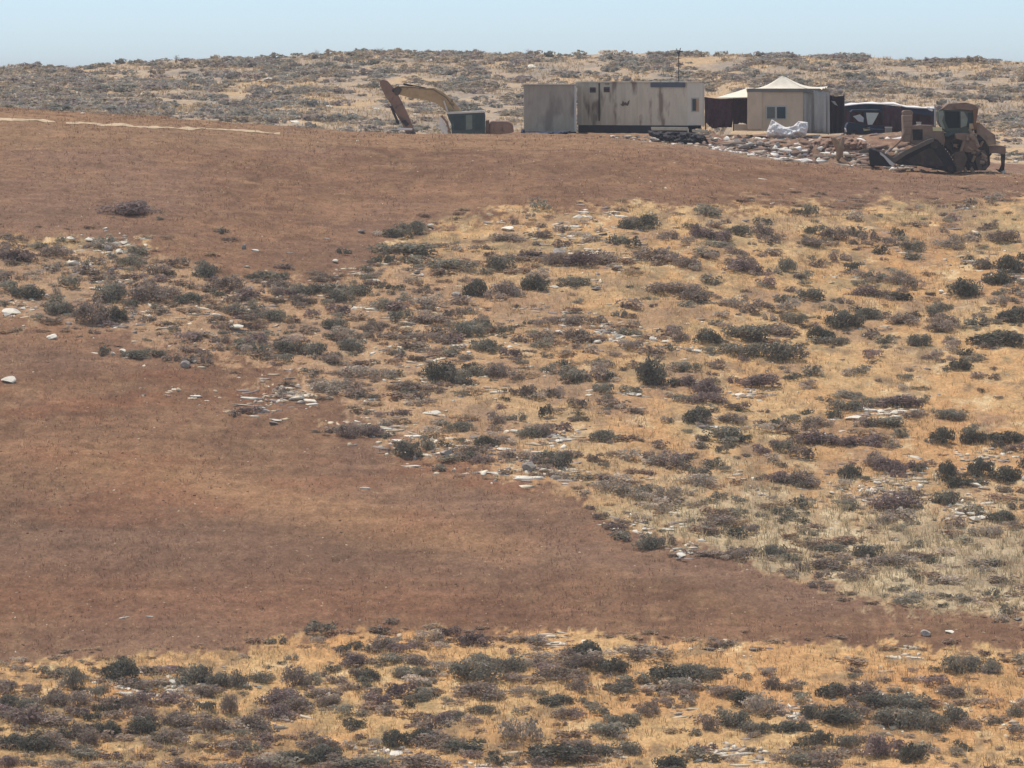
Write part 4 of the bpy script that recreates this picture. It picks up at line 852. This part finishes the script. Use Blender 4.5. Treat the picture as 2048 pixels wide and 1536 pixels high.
# ---------------------------------------------------------------- shrub meshes
HUE = {'k': '#787264', 'g': '#968d7c', 'b': '#9f8d7e', 'p': '#937f77', 'l': '#b8a896'}
def leaf_cloud(seed, n, lobes, size, flat=0.55):
    """many small leaf faces lying on and in the lobes of a dome (x, y in -.5...5, z in 0..1)"""
    r = np.random.default_rng(seed)
    L = []
    for k in range(lobes):
        a = r.uniform(0, 6.28); q = 0.5 * math.sqrt(r.uniform(0, 1)); rr = r.uniform(0.13, 0.24)
        cz = r.uniform(0.2, 1.0) * max(1.0 - 1.5 * q * q - rr, .15)
        L.append((q * math.cos(a), q * math.sin(a), cz, rr, r.uniform(0.72, 1.3)))
    w_ = np.array([l[3] ** 2 for l in L]); which = r.choice(lobes, n, p=w_ / w_.sum())
    LL = np.array(L)[which]
    dirs = r.normal(size=(n, 3)); dirs[:, 2] += .25; dirs /= np.linalg.norm(dirs, axis=1)[:, None]
    rad = LL[:, 3] * (r.uniform(0.3, 1.0, n) ** 0.35) * r.uniform(.9, 1.2, n)
    c = LL[:, :3] + dirs * rad[:, None] * np.array([1.1, 1.1, 1.5])
    c[:, 2] = np.abs(c[:, 2])
    nrm = dirs + r.normal(size=(n, 3)) * .45; nrm /= np.linalg.norm(nrm, axis=1)[:, None]
    a = np.cross(nrm, r.normal(size=(n, 3))); a /= np.linalg.norm(a, axis=1)[:, None]
    b = np.cross(a, nrm)
    s1 = size * r.uniform(0.6, 1.5, n)[:, None]; s2 = size * r.uniform(.4, .8, n)[:, None]
    a = a * s1; b = b * s2; a[:, 2] *= 1.6; b[:, 2] *= 1.6
    v = np.stack([c - a - b * .3, c + b, c + a + b * .2, c - b], 1).reshape(-1, 3)
    lo = np.quantile(v[:, :2], .02, axis=0); hi = np.quantile(v[:, :2], .98, axis=0)
    v[:, :2] = (v[:, :2] - (lo + hi) / 2) / (hi - lo); v[:, 2] /= np.quantile(v[:, 2], .98)
    br = LL[:, 4] * r.uniform(0.7, 1.35, n)
    hue = r.uniform(-1, 1, n)
    tint = np.stack([br * (1 + .07 * hue), br * (1 + .02 * hue), br * (1 - .05 * hue)], -1)
    return v, np.repeat(tint, 4, 0)
def leafy(m, w=.3):
    """let light pass through the leaves"""
    nt = m.node_tree; N = nt.nodes; L = nt.links; b = N['Principled BSDF']; out = N['Material Output']
    t = N.new('ShaderNodeBsdfTranslucent'); mx = N.new('ShaderNodeMixShader'); mx.inputs[0].default_value = w
    L.new(b.inputs['Base Color'].links[0].from_socket, t.inputs['Color']); L.new(b.outputs[0], mx.inputs[1]); L.new(t.outputs[0], mx.inputs[2]); L.new(mx.outputs[0], out.inputs['Surface'])
    return m
M_leaf = {k: leafy(mat('foliage_' + n_, HUE[k], 0.9, 0.12, 6, attr=True, objrand=0.16, spec=0.1)) for k, n_ in (('k', 'dark_green'), ('g', 'grey_green'), ('b', 'grey_brown'), ('p', 'purple_brown'), ('l', 'pale_dry'))}
M_twig = mat('twig', '#8d7b6b', 0.9, 0.2, 6)
def quad_faces(n): return np.arange(n * 4, dtype=np.int32).reshape(n, 4)
PROTO = {}; TW = []
for ki, k in enumerate('kgbpl'):
    for j in range(5):
        n = {'k': 1500, 'g': 1300, 'b': 1100, 'p': 1150, 'l': 650}[k]
        v, t = leaf_cloud(100 * ki + j, n, 15 + 3 * (j % 3), 0.042)
        o = np_mesh('shrub', v, quad_faces(n), M_leaf[k], t); me = o.data; bpy.data.objects.remove(o); PROTO[k, j] = me
for j in range(4):
    r = random.Random(j + 50); parts = []
    for q in range(26):
        a = r.uniform(0, 6.28); b = r.uniform(0.15, .5); top = Vector((b * math.cos(a) * 1.1, b * math.sin(a) * 1.1, r.uniform(.6, 1.18) * (1.1 - b)))
        parts.append(tube_vf((b * .2 * math.cos(a), b * .2 * math.sin(a), -.05), top, 0.008, 0.003, 3))
    v, f = join(parts); o = pymesh('twigs', v, f, M_twig); me = o.data; bpy.data.objects.remove(o); TW.append(me)

RKM = []
def rock_mesh(seed, m):
    import bmesh
    bm = bmesh.new(); bmesh.ops.create_icosphere(bm, subdivisions=3, radius=1.0); r = np.random.default_rng(seed)
    pl = [(Vector(r.normal(size=3)).normalized(), r.uniform(.35, .8)) for _ in range(11)]
    for v in bm.verts:
        c = v.co.copy()
        for nrm, dd in pl:
            e = c.dot(nrm) - dd
            if e > 0: c -= nrm * e
        k = 1 + 0.3 * float(fbm(np.array([c.x * 2.3 + seed * 7 + c.z * 1.7]), np.array([c.y * 2.3 - c.z * 1.1]), 3, seed)[0]); v.co = Vector((c.x * k * .5, c.y * k * .5, c.z * k * .5 + .3))
    me = bpy.data.meshes.new('rock'); bm.to_mesh(me); bm.free(); me.materials.append(m); return me
for j in range(7): RKM.append((rock_mesh(j, M_rock), rock_mesh(j + 20, M_rockg)))

# ---------------------------------------------------------------- wording
COLW = ['left edge', 'far left', 'left', 'left of centre', 'right of centre', 'right', 'far right', 'right edge']
def bandw(X, Y):
    if Y < crest(X) - 2: return 'on the far hill'
    if Y < 560:
        fld = Y < np.interp(X, *UB) - 6
        if fld: return 'on the upper brown field'
        return 'near the slope top' if Y < 500 else 'on the upper slope'
    if Y > np.interp(X, *LT) + 4 and Y < np.interp(X, *LB) - 6: return 'on the lower brown field'
    if Y >= np.interp(X, *LB) - 6:
        return 'at the field edge' if Y < 1345 else ('in the foreground' if Y < 1440 else 'near the bottom')
    if Y < 620: return 'high on the slope'
    if Y < 690: return 'halfway up the slope'
    if Y < 780: return 'in mid slope'
    if Y < 870: return 'low on the slope'
    if Y < 970: return 'at the slope foot'
    return 'in the gully grass'
ORD = ['', 'leftmost', 'second from left', 'third from left', 'fourth from left', 'fifth from left', 'sixth from left', 'seventh from left', 'eighth from left', 'ninth from left', 'tenth from left', 'eleventh from left', 'twelfth from left']
def distinct(items):
    """items: (object, look, X, Y): writes labels that single each out"""
    by = {}
    for it in items: by.setdefault((it[1], bandw(it[2], it[3]), COLW[int(np.clip(it[2] // 256, 0, 7))]), []).append(it)
    for (look, bw, cw), g in by.items():
        g.sort(key=lambda i: i[2])
        for n_, it in enumerate(g):
            it[0]['label'] = f'{look} {bw}, {cw}' + ('' if len(g) == 1 else f', {ORD[n_ + 1] if n_ < 12 else "rightmost"}')

# ---------------------------------------------------------------- place the shrubs
SH.sort(key=lambda q: -q[2] * q[3])
ITEMS = []; REST = []
for i, (X, Y, w_, h_, k) in enumerate(SH):
    dd = dist_of(X, min(Y, 1550)); sc_ = FPX / dd
    W = w_ * 1.05 / sc_; Dp = W * 0.6; hv = max(h_ - 0.12 * Dp * sc_, 0.6 * h_)
    H = 1.18 * hv / sc_; yc = dd + Dp * 0.40
    g = ground(X, yc)
    if i >= 292: REST.append((g, W, Dp, H, k)); continue
    rr = random.Random(i); o = bpy.data.objects.new('shrub', PROTO[k, rr.randrange(5)]); COL.objects.link(o)
    o.location = g - Vector((0, 0, 0.04)); o.scale = (W, Dp, H); o.rotation_euler = (0, 0, rr.choice((0, math.pi)) + rr.uniform(-.3, .3))
    t = bpy.data.objects.new('twigs', TW[rr.randrange(4)]); COL.objects.link(t); t.parent = o
    ar = w_ * h_; asp = h_ / w_
    size = 'very broad' if w_ > 80 else 'broad' if w_ > 60 else 'medium' if w_ > 42 else 'small'
    shp = 'rounded' if asp > .55 else 'flat' if asp < .34 else 'low'
    cw = {'k': 'dark green', 'g': 'grey green', 'b': 'grey brown', 'p': 'purple brown', 'l': 'pale dry'}[k]
    o['category'] = 'shrub'; o['group'] = 'shrubs on the dry slope'
    ITEMS.append((o, f'{size} {shp} {cw} shrub'.replace('very broad', 'huge'), X, Y))
distinct(ITEMS)

# ---------------------------------------------------------------- place the rocks
ITEMS = []
for i, (X, Y, w_, h_, grey) in enumerate(RK):
    Yb = Y + h_ * 0.2
    dd = dist_of(X, min(Yb, 1545)); sc_ = FPX / dd; W = w_ / sc_
    hill = dd > 400; sl = 0.08 if hill else 0.3
    Dp = min(W * .8, h_ / sc_ / sl * 0.6); H = max(h_ / sc_ - Dp * sl * 0.5, 0.5 * h_ / sc_, 0.06)
    g = ground(X, dd + Dp * .3 - (0 if hill else .45)); rr = random.Random(i + 900)
    o = bpy.data.objects.new('rock', RKM[rr.randrange(7)][1 if grey else 0]); COL.objects.link(o)
    o.location = g - Vector((0, 0, H * .12)); o.scale = (W * 1.25, Dp * 1.3, H * 1.85); o.rotation_euler = (rr.uniform(.2, .55), rr.uniform(-.12, .12), rr.uniform(-.35, .35) + (math.pi if rr.random() < .5 else 0))
    o['category'] = 'rock'; o['group'] = 'limestone rocks on the hillside'
    size = 'long' if w_ > 30 and h_ < w_ * .3 else 'large' if w_ > 24 else 'small' if w_ > 14 else 'tiny'
    ITEMS.append((o, f'{size} {"grey" if grey else "white"} {"slab" if h_ < w_ * .36 else "rock"}', X, Y))
# rubble between the camp and the field
RUB = []
def rub(ox, oy, sc, txt, mset):
    for it in txt.split():
        x, y, w_, h_ = map(float, it.split(',')[:4]); RUB.append((ox + x * sc, oy + y * sc, w_ * sc, h_ * sc, it.endswith(',g'), mset))
KT = 340 / 2048; KB = 420 / 2048
rub(1380, 130, KT, """310,885,140,30 300,910,110,40,g 470,850,110,30,g 690,850,60,40 640,915,90,60,g 560,920,60,60 830,890,100,35 860,950,110,50,g 970,910,90,25 690,985,250,45,g 600,970,120,40,g
1150,1005,90,35 1000,1035,110,25 1060,1060,120,40,g 300,1035,90,20 760,1080,120,30 860,1105,120,20 640,1080,50,30 930,1120,80,18 1000,1125,80,18 1140,1120,120,22 1060,970,50,60,g 1380,910,110,40,g
930,945,110,20,g 760,880,60,25 440,905,80,30,g 250,870,40,40,g 1200,1060,60,30,g 540,890,70,20 720,930,60,30,g""", 303.0)
rub(1020, 130, KB, """1080,755,90,30 1160,740,90,40,g 1200,765,80,20 1150,700,110,30,g 1380,715,90,22 1420,735,70,24 1340,770,80,30,g 1400,790,60,30 1270,730,70,26 1000,720,50,30,g 1250,700,60,20,g 2000,835,70,20
1960,710,60,20 1320,705,50,16,g 1040,780,50,14""", 302.6)
rub(1640, 130, 408 / 2048, """410,720,50,22 715,725,40,20,g 785,735,30,26,g 1960,970,70,40 1740,1090,50,16 1680,1080,50,20 70,910,140,22 300,912,110,18 590,945,40,12,g 870,1030,70,24,g 330,700,40,16 1900,985,50,25,g""", 300.5)
for i, (X, Y, w_, h_, grey, dd) in enumerate(RUB):
    sc_ = FPX / dd; W = w_ / sc_; H = h_ / sc_; rr = random.Random(i + 300)
    o = bpy.data.objects.new('rubble_stone', RKM[rr.randrange(7)][1 if grey else 0]); COL.objects.link(o)
    dd = bank_dist(X, Y + h_ * .3) if X > 1440 else dd
    sc_ = FPX / dd; o.location = V(X, Y + h_ * .4, dd); o.scale = (W * 1.2, min(W, .8), H * 1.5); o.rotation_euler = (rr.uniform(-.15, .15), rr.uniform(-.15, .15), rr.uniform(-.4, .4))
    o['category'] = 'rubble'; o['group'] = 'rubble stones in front of the camp'
    part = 'below the long cabin' if X < 1380 else 'below the screens' if X < 1480 else 'below the tent' if X < 1610 else 'by the bulldozer'
    ITEMS.append((o, f'{"broad" if w_ > 16 else "small"} {"grey brown" if grey else "pale"} rubble stone {part}', X, Y))
it_r = [q for q in ITEMS if 'rubble' in q[1]]; it_k = [q for q in ITEMS if 'rubble' not in q[1]]
distinct(it_k)
by = {}
for q in it_r: by.setdefault(q[1], []).append(q)
for look, g in by.items():
    g.sort(key=lambda q: q[2])
    for n_, q in enumerate(g): q[0]['label'] = look + ('' if len(g) == 1 else f', {ORD[n_ + 1] if n_ < 12 else "rightmost"}')

def frag_mesh(name, lst, m, label, cat):
    import bmesh
    bm = bmesh.new(); bmesh.ops.create_icosphere(bm, subdivisions=1, radius=.5); bv = np.array([v.co[:] for v in bm.verts]); bf = np.array([[v.index for v in f.verts] for f in bm.faces]); bm.free()
    nv = len(bv); P0 = np.array([l[0] for l in lst]); S = np.array([l[1] for l in lst]); C = np.array([l[2] for l in lst]); K = len(lst)
    v = bv[None] * RNG.uniform(.55, 1.35, (K, nv, 1)) + RNG.normal(0, .06, (K, nv, 3)); a = RNG.uniform(0, 6.28, K); ca, sa = np.cos(a)[:, None], np.sin(a)[:, None]
    a = np.where(S[:, 0] > 1.95 * S[:, 1], RNG.normal(0, .25, K), a); ca, sa = np.cos(a)[:, None], np.sin(a)[:, None]; v = v * S[:, None, :]; v[..., 2] *= 1 + 0 * v[..., 2]; v = np.stack([v[..., 0] * ca - v[..., 1] * sa, v[..., 0] * sa + v[..., 1] * ca, v[..., 2]], -1); v[..., 2] += .45 * v[..., 1]; v = v + P0[:, None, :]
    f = (bf[None] + (np.arange(K) * nv)[:, None, None]).reshape(-1, 3)
    o = np_mesh(name, v.reshape(-1, 3), f, m, np.repeat(C, nv, 0), n=3); tag(o, label, cat, kind='stuff')
M_frag = mat('broken_limestone', '#ffffff', 0.95, 0.2, 3, attr=True, bump=.03)
fl = []; FC = [lin(c) for c in ('#ecdfca', '#dfccb0', '#cdb397', '#a8968a', '#c9b294', '#93837a')]
def addfrag(X, dd, s0, s1, flat=.5):
    g = ground(X, dd); q = RNG.uniform(s0, s1); e_ = RNG.random() < .45; fl.append((np.array(g) + (0, 0, .01), np.array([q * (RNG.uniform(2, 4.5) if e_ else RNG.uniform(.8, 1.9)), q, q * RNG.uniform(.3, .9) * flat * (1.1 if e_ else 1.6)]), FC[RNG.integers(6)] * RNG.uniform(.8, 1.05)))
for (X, Y, w_, h_, grey) in RK:
    if Y < 400 or bandw(X, Y) in ('on the lower brown field', 'on the upper brown field'): continue
    dd = dist_of(X, min(Y, 1545)); sc_ = FPX / dd
    for k in range(int(2 + w_ * .18)): addfrag(X + RNG.normal(0, w_ * .8 + 5), dd + RNG.normal(0, .5 + h_ * .05), .06, .28)
# stony patches: centre, spread and number, as in the broken outcrops of the slope
for (X, Y, rx, ry, n_) in [(200, 495, 60, 12, 60), (170, 530, 40, 14, 40), (30, 605, 40, 14, 40), (260, 630, 120, 15, 50), (500, 600, 120, 25, 60), (560, 790, 50, 12, 50), (760, 850, 50, 14, 60), (880, 895, 90, 16, 110), (1060, 930, 70, 14, 110), (1130, 945, 40, 10, 40),
        (880, 690, 120, 30, 80), (1180, 650, 60, 18, 70), (1240, 665, 60, 16, 60), (1160, 470, 110, 14, 80), (1200, 500, 60, 8, 30), (900, 760, 120, 40, 80), (1100, 870, 60, 20, 50), (1300, 1045, 60, 14, 40), (1370, 1095, 30, 8, 30), (1780, 828, 40, 12, 50),
        (1790, 975, 60, 14, 90), (1940, 1015, 40, 12, 60), (1980, 920, 60, 16, 60), (2010, 560, 40, 14, 40), (1900, 510, 80, 25, 50), (330, 1370, 60, 12, 90), (260, 1380, 20, 8, 30), (560, 1440, 60, 12, 20), (1480, 1505, 70, 8, 50), (1590, 1430, 30, 10, 30), (780, 1500, 40, 8, 30), (1000, 1530, 60, 6, 30), (1850, 1420, 120, 30, 60), (520, 805, 60, 14, 40), (380, 790, 80, 10, 30), (720, 540, 60, 12, 30), (1500, 780, 40, 8, 20), (1620, 950, 200, 60, 120), (950, 640, 350, 120, 260), (1600, 620, 350, 150, 200), (600, 640, 300, 60, 160)]:
    for k in range(int(n_ * .75)):
        Xk = X + RNG.normal(0, rx * .8); Yk = Y + RNG.normal(0, ry * .8)
        addfrag(Xk, dist_of(Xk, min(max(Yk, crest(Xk) + 2), 1560)), .06, .26 if rx < 150 else .2)
frag_mesh('limestone_fragments', fl, M_frag, 'broken pale limestone fragments strewn over the slopes', 'stones')
fl = []; FC = [lin(c) for c in ('#a08474', '#876d60', '#bba893', '#756259', '#8f7b6d', '#eee6dc')]
for k in range(520):
    X = RNG.uniform(1425, 1880); Y = 268 + (crest(X) + 4 - 268) * RNG.random() ** .8
    addfrag(X, bank_dist(X, Y), .08, .42, .8)
for k in range(110):
    X = RNG.uniform(1200, 1440); addfrag(X, 300 + RNG.uniform(-.5, 4.5), .08, .3, .8)
FC = [lin(c) for c in ('#f4eee6', '#efe6da', '#e4d8ca', '#f2ece4', '#dccfc2', '#eae0d4')]
for k in range(46):
    X = RNG.normal(1545, 75) if k % 2 else RNG.uniform(1425, 1720); addfrag(X, bank_dist(X, RNG.normal(308, 5)), .14, .42, .7)
frag_mesh('loose_rubble', fl, M_frag, 'loose rubble, scraps and clods along the bank in front of the camp', 'rubble')
fl = []; FC = [lin(c) for c in ('#6f5243', '#7d5f4e', '#8f705c', '#64493c', '#a58a74', '#c9b096')]
n = 7000; Xr = RNG.uniform(-80, 2130, n); yr = 188 + (300 - 188) * RNG.random(n) ** .85; rows = R(Xr, yr); gx, gy, gz = gpt(Xr, yr); fld = zones(Xr, rows, gx, gy)[0]
for i in np.nonzero((fld > .6) & (fbm(gx / 2, gy / 4, 3, 611) > -.08))[0]:
    q = RNG.uniform(.03, .10); fl.append((np.array([gx[i], gy[i], gz[i]]), np.array([q * 1.5, q, q * .7]), FC[min(int(RNG.random() ** 1.5 * 6), 5)]))
frag_mesh('soil_clods', fl, M_frag, 'small clods and pebbles over the brown fields', 'soil')


# ---------------------------------------------------------------- uncountable growth: far shrubs, small scrub, grass
VAR = [leaf_cloud(900 + j, 80, 6, 0.12) for j in range(10)]
VARB = [leaf_cloud(950 + j, 260, 8, 0.07) for j in range(8)]
M_scrub = leafy(mat('scrub', '#ffffff', 0.95, 0.1, 6, attr=True, spec=0.1), .35)
def cloud(name, lst, var, label, cat):
    vs, ts = [], []
    for (g, W, Dp, H, col) in lst:
        v, t = var[RNG.integers(len(var))]; s = -1 if RNG.random() < .5 else 1
        vs.append(v * np.array([W * s, Dp, H]) + np.array(g)[None, :]); ts.append(t * col[None, :])
    v = np.concatenate(vs); t = np.concatenate(ts)
    o = np_mesh(name, v, quad_faces(len(v) // 4), M_scrub, np.clip(t, 0, 1)); tag(o, label, cat, kind='stuff')
lst = [(np.array(g) - (0, 0, .03), W, Dp, H, lin(HUE[k])) for g, W, Dp, H, k in REST]
for (X, Y, w_, h_, k) in SH:
    dd = dist_of(X, min(Y, 1550))
    for q in range(int(w_ / 26 + .5)):
        W = RNG.uniform(.3, .8); Xk = X + RNG.normal(0, w_ * .55); g = ground(Xk, dd + RNG.normal(.4, .7))
        lst.append((np.array(g) - (0, 0, .03), W, W * .7, W * RNG.uniform(.28, .5), lin(HUE[k if RNG.random() < .5 else 'blglbk'[RNG.integers(6)]]) * RNG.uniform(.9, 1.25)))
# small tufts scattered over the golden slopes
n = 9000; Xr = RNG.uniform(-120, 2170, n); yr = RNG.uniform(189, 299, n)
rows = R(Xr, yr); gx, gy, gz = gpt(Xr, yr); fld, gul, hl, cp = zones(Xr, rows, gx, gy)
dens = fbm(gx / 4.0, gy / 6.0, 3, 201)
regn = sst(1250, 500, Xr) * (rows < 930) * .20 + (rows > 1320) * (.10 + .25 * sst(1100, 500, Xr)) - .12 * (rows > 1240) * (rows < 1420) * sst(1300, 1450, Xr) + sst(1000, 1100, Xr) * sst(1500, 1300, Xr) * (rows > 560) * (rows < 1000) * .12
keep = (fld < 0.35) & (RNG.random(n) < (0.06 + 1.5 * np.clip(dens + .01, 0, .4) + 0.2 * gul + regn))
def scrubcol(r, g_):
    k = 'gbpbgl'[r] if not g_ else 'lglbgl'[r]; return lin(HUE[k])
for i in np.nonzero(keep)[0]:
    W = RNG.uniform(.25, .65) * (1 + .9 * (RNG.random() < .25)); lst.append((np.array([gx[i], gy[i], gz[i] - .02]), W, W * .7, W * RNG.uniform(.3, .5), scrubcol(RNG.integers(6), gul[i] > .5) * RNG.uniform(.85, 1.35)))
n = 7000; Xr = RNG.uniform(-120, 2170, n); yr = RNG.uniform(189, 292, n); rows = R(Xr, yr); gx, gy, gz = gpt(Xr, yr); fld, gul, hl, cp = zones(Xr, rows, gx, gy)
edge = np.minimum(np.minimum(abs(rows - np.interp(Xr, *UB)), abs(rows - np.interp(Xr, *LT))), abs(rows - np.interp(Xr, *LB))) < 26
pr = .035 + .30 * sst(1500, 700, Xr) * (rows > 480) * (rows < 1000) + .12 * (rows > 1310) * sst(1500, 900, Xr) + .2 * gul
keep = np.where(edge, RNG.random(n) < .45, (fld < .4) & (RNG.random(n) < pr * (1 + 4 * fbm(gx / 3., gy / 4., 3, 233))))
for i in np.nonzero(keep)[0]:
    W = RNG.uniform(.3, 1.3) * (.6 if edge[i] else 1); lst.append((np.array([gx[i], gy[i], gz[i] - .03]), W, W * .8, W * RNG.uniform(.13, .26), lin(('#b09a84', '#a58d7a', '#a18774', '#b8a084', '#988676')[RNG.integers(5)]) * RNG.uniform(.85, 1.15)))
cloud('small_scrub', lst, VARB, 'small dry scrub tufts scattered over the golden slopes', 'scrub')
lst = []
n = 15000; Xr = RNG.uniform(-200, 2260, n); yr = np.concatenate([RNG.uniform(318, 432, n // 6), RNG.uniform(432, 561, n - n // 6)])
rows = R(Xr, yr); gx, gy, gz = gpt(Xr, yr)
dens = fbm(gx / 7.0, gy / 10.0, 4, 301) + .16 * sst(420, 60, Xr) * sst(150, 170, rows) + .05
keep = (RNG.random(n) < np.clip(0.15 + 2.6 * dens, 0.02, 1) * (1 - .85 * np.exp(-((Xr - 985) / 45) ** 2 - ((rows - 225) / 45) ** 2))) & ((yr > 432) | (Xr > 1880))
for i in np.nonzero(keep)[0]:
    W = RNG.uniform(.5, 2.0) * (1.0 if yr[i] > 400 else .6); col = lin(('#a6a096', '#aa9e92', '#9b9588', '#b1a18c', '#a3958c', '#bcac96')[RNG.integers(6)])
    lst.append((np.array([gx[i], gy[i], gz[i] - .04]), W, W * .8, W * RNG.uniform(.22, .38), col * RNG.uniform(.8, 1.3)))
n = 190; Xr = RNG.uniform(-150, 2200, n)
for i in range(n):
    yy = RNG.uniform(556, 563); g = ground(Xr[i], yy); W = RNG.uniform(.3, .9) * (1.8 if RNG.random() < .1 else 1)
    lst.append((np.array(g) - (0, 0, .05), W, W, W * RNG.uniform(.22, .42), lin(('#99948c', '#9c9586', '#a39882')[RNG.integers(3)])))
cloud('hill_scrub', lst, VAR, 'grey scrub covering the far hill up to its skyline', 'scrub')

# bare little trees on the skyline
def skyline_tree(X, Y0, hpx, lab, seed):
    yy = 558.0; g = ground(X, yy); g.z = min(g.z, V(X, Y0, yy).z); H = hpx * yy / FPX; r = random.Random(seed)
    o = empty('bare_bush', g)
    v, f = tube_vf((0, 0, -.2), (r.uniform(-.1, .1), 0, H * .35), .07, .04, 5); pymesh('trunk', v, f, M_twig, o)
    parts = []
    for k in range(13):
        a = r.uniform(-1.1, 1.1); L_ = H * r.uniform(.35, .75); b0 = Vector((0, 0, H * r.uniform(.1, .4)))
        e_ = b0 + Vector((math.sin(a) * L_ * .8, r.uniform(-.4, .4) * L_, math.cos(a) * L_)); parts.append(tube_vf(b0, e_, .022, .008, 4))
        for q in range(3):
            m_ = b0.lerp(e_, r.uniform(.4, .9)); parts.append(tube_vf(m_, m_ + Vector((r.uniform(-.4, .4), r.uniform(-.3, .3), r.uniform(.05, .3))), .012, .006, 3))
    v, f = join(parts); pymesh('branches', v, f, M_twig, o)
    tag(o, lab, 'bush', 'bare bushes on the skyline')
for k_, (X, Y0, h_, lab) in enumerate([(183, 160, 26, 'bare twiggy bush on the skyline, leftmost of the bare bushes'), (352, 128, 20, 'bare twiggy bush on the skyline left, second of the bare bushes'), (632, 117, 18, 'bare twiggy bush on the skyline above the excavator, left of it'),
        (757, 112, 18, 'bare twiggy bush on the skyline above the excavator stick'), (1060, 108, 16, 'bare twiggy bush on the skyline above the grey cabin'), (1910, 122, 14, 'bare twiggy bush on the skyline above the bulldozer')]): skyline_tree(X, Y0, h_, lab, k_)

def blades(name, n, ylo, yhi, Xlo, Xhi, keepf, hgt, wid, cols, label, per=4, lean=.45):
    Xr = RNG.uniform(Xlo, Xhi, n); yr = RNG.uniform(ylo, yhi, n); rows = R(Xr, yr)
    gx, gy, gz = gpt(Xr, yr); z_ = zones(Xr, rows, gx, gy); k = keepf(Xr, rows, gx, gy, z_)
    gx, gy, gz = gx[k], gy[k], gz[k]; m_ = len(gx)
    gx = np.repeat(gx, per) + RNG.normal(0, .07, m_ * per); gy = np.repeat(gy, per) + RNG.normal(0, .07, m_ * per); gz = np.repeat(gz, per)
    N_ = len(gx); h = hgt * RNG.uniform(.45, 1.35, N_); a = RNG.uniform(0, 6.28, N_); l = h * np.abs(RNG.normal(0, lean, N_)); w2 = wid * RNG.uniform(.6, 1.3, N_)
    px_ = RNG.uniform(-1, 1, N_); wx = w2 * np.cos(px_); wy = w2 * np.sin(px_)
    base_ = np.stack([gx, gy, gz - .02], -1); tip = base_ + np.stack([np.cos(a) * l, np.sin(a) * l, h], -1); off = np.stack([wx, wy, 0 * wx], -1)
    v = np.stack([base_ - off, base_ + off, tip + off * .35, tip - off * .35], 1).reshape(-1, 3)
    C_ = np.array([lin(c) for c in cols]); ci = C_[RNG.integers(len(cols), size=N_)] * RNG.uniform(.75, 1.25, N_)[:, None]
    o = np_mesh(name, v, quad_faces(N_), M_scrub, np.clip(np.repeat(ci, 4, 0), 0, 1)); tag(o, label, 'grass', kind='stuff')
blades('dry_grass', 60000, 188, 299, -100, 2150, lambda X, r_, x, y, z_: (z_[0] < RNG.uniform(.1, .8, len(X))) & (z_[1] < .7) & (RNG.random(len(X)) < np.clip(.35 + 1.8 * fbm(x / 3., y / 4., 3, 401) + .3 * (r_ > 1290), 0.05, 1)), .17, .014, ['#cfac80', '#dcc096', '#b1926a', '#c8a074', '#a08864', '#e4cfa8'], 'golden dry grass over the slopes')
blades('gully_grass', 16000, 195, 250, 1100, 2150, lambda X, r_, x, y, z_: (z_[1] > RNG.uniform(.1, 1.1, len(X))) & (fbm(x / 1.8, y / 2.5, 3, 431) > -.12), .24, .016, ['#c2ae8c', '#dcc9a4', '#9f9278', '#cfba98', '#b0a082'], 'pale tall grass in the gully')
blades('field_stubble', 42000, 188, 301, -100, 2150, lambda X, r_, x, y, z_: (z_[0] > .6) & (RNG.random(len(X)) < np.clip(.5 + 2 * fbm(x / 2., y / 5., 3, 411), .1, 1)), .12, .011, ['#876552', '#7c5c4a', '#977560', '#6f5445', '#b5937a', '#8e6a54', '#80614e'], 'short dry stubble over the brown fields', per=3)
blades('hill_grass', 26000, 432, 561, -200, 2250, lambda X, r_, x, y, z_: fbm(x / 5., y / 8., 3, 421) > -.05, .26, .03, ['#b99f7c', '#cbb08a', '#a08c72', '#c9a679'], 'dry grass on the far hill', per=3)

# ---------------------------------------------------------------- air
def haze():
    xs, y0, y1, z0, z1 = 5200, -60, 12400, -110, 12
    v, f = boxv(-xs, xs, y0, y1, z0, z1); o = pymesh('haze', v, f, None)
    m = bpy.data.materials.new('air'); m.use_nodes = True; N = m.node_tree.nodes; L = m.node_tree.links
    N.remove(N['Principled BSDF']); p = N.new('ShaderNodeVolumePrincipled'); p.inputs['Density'].default_value = 0.00019
    p.inputs['Color'].default_value = (.95, .96, 1, 1); L.new(p.outputs[0], N['Material Output'].inputs['Volume'])
    o.data.materials.append(m); tag(o, kind='stuff')
haze()
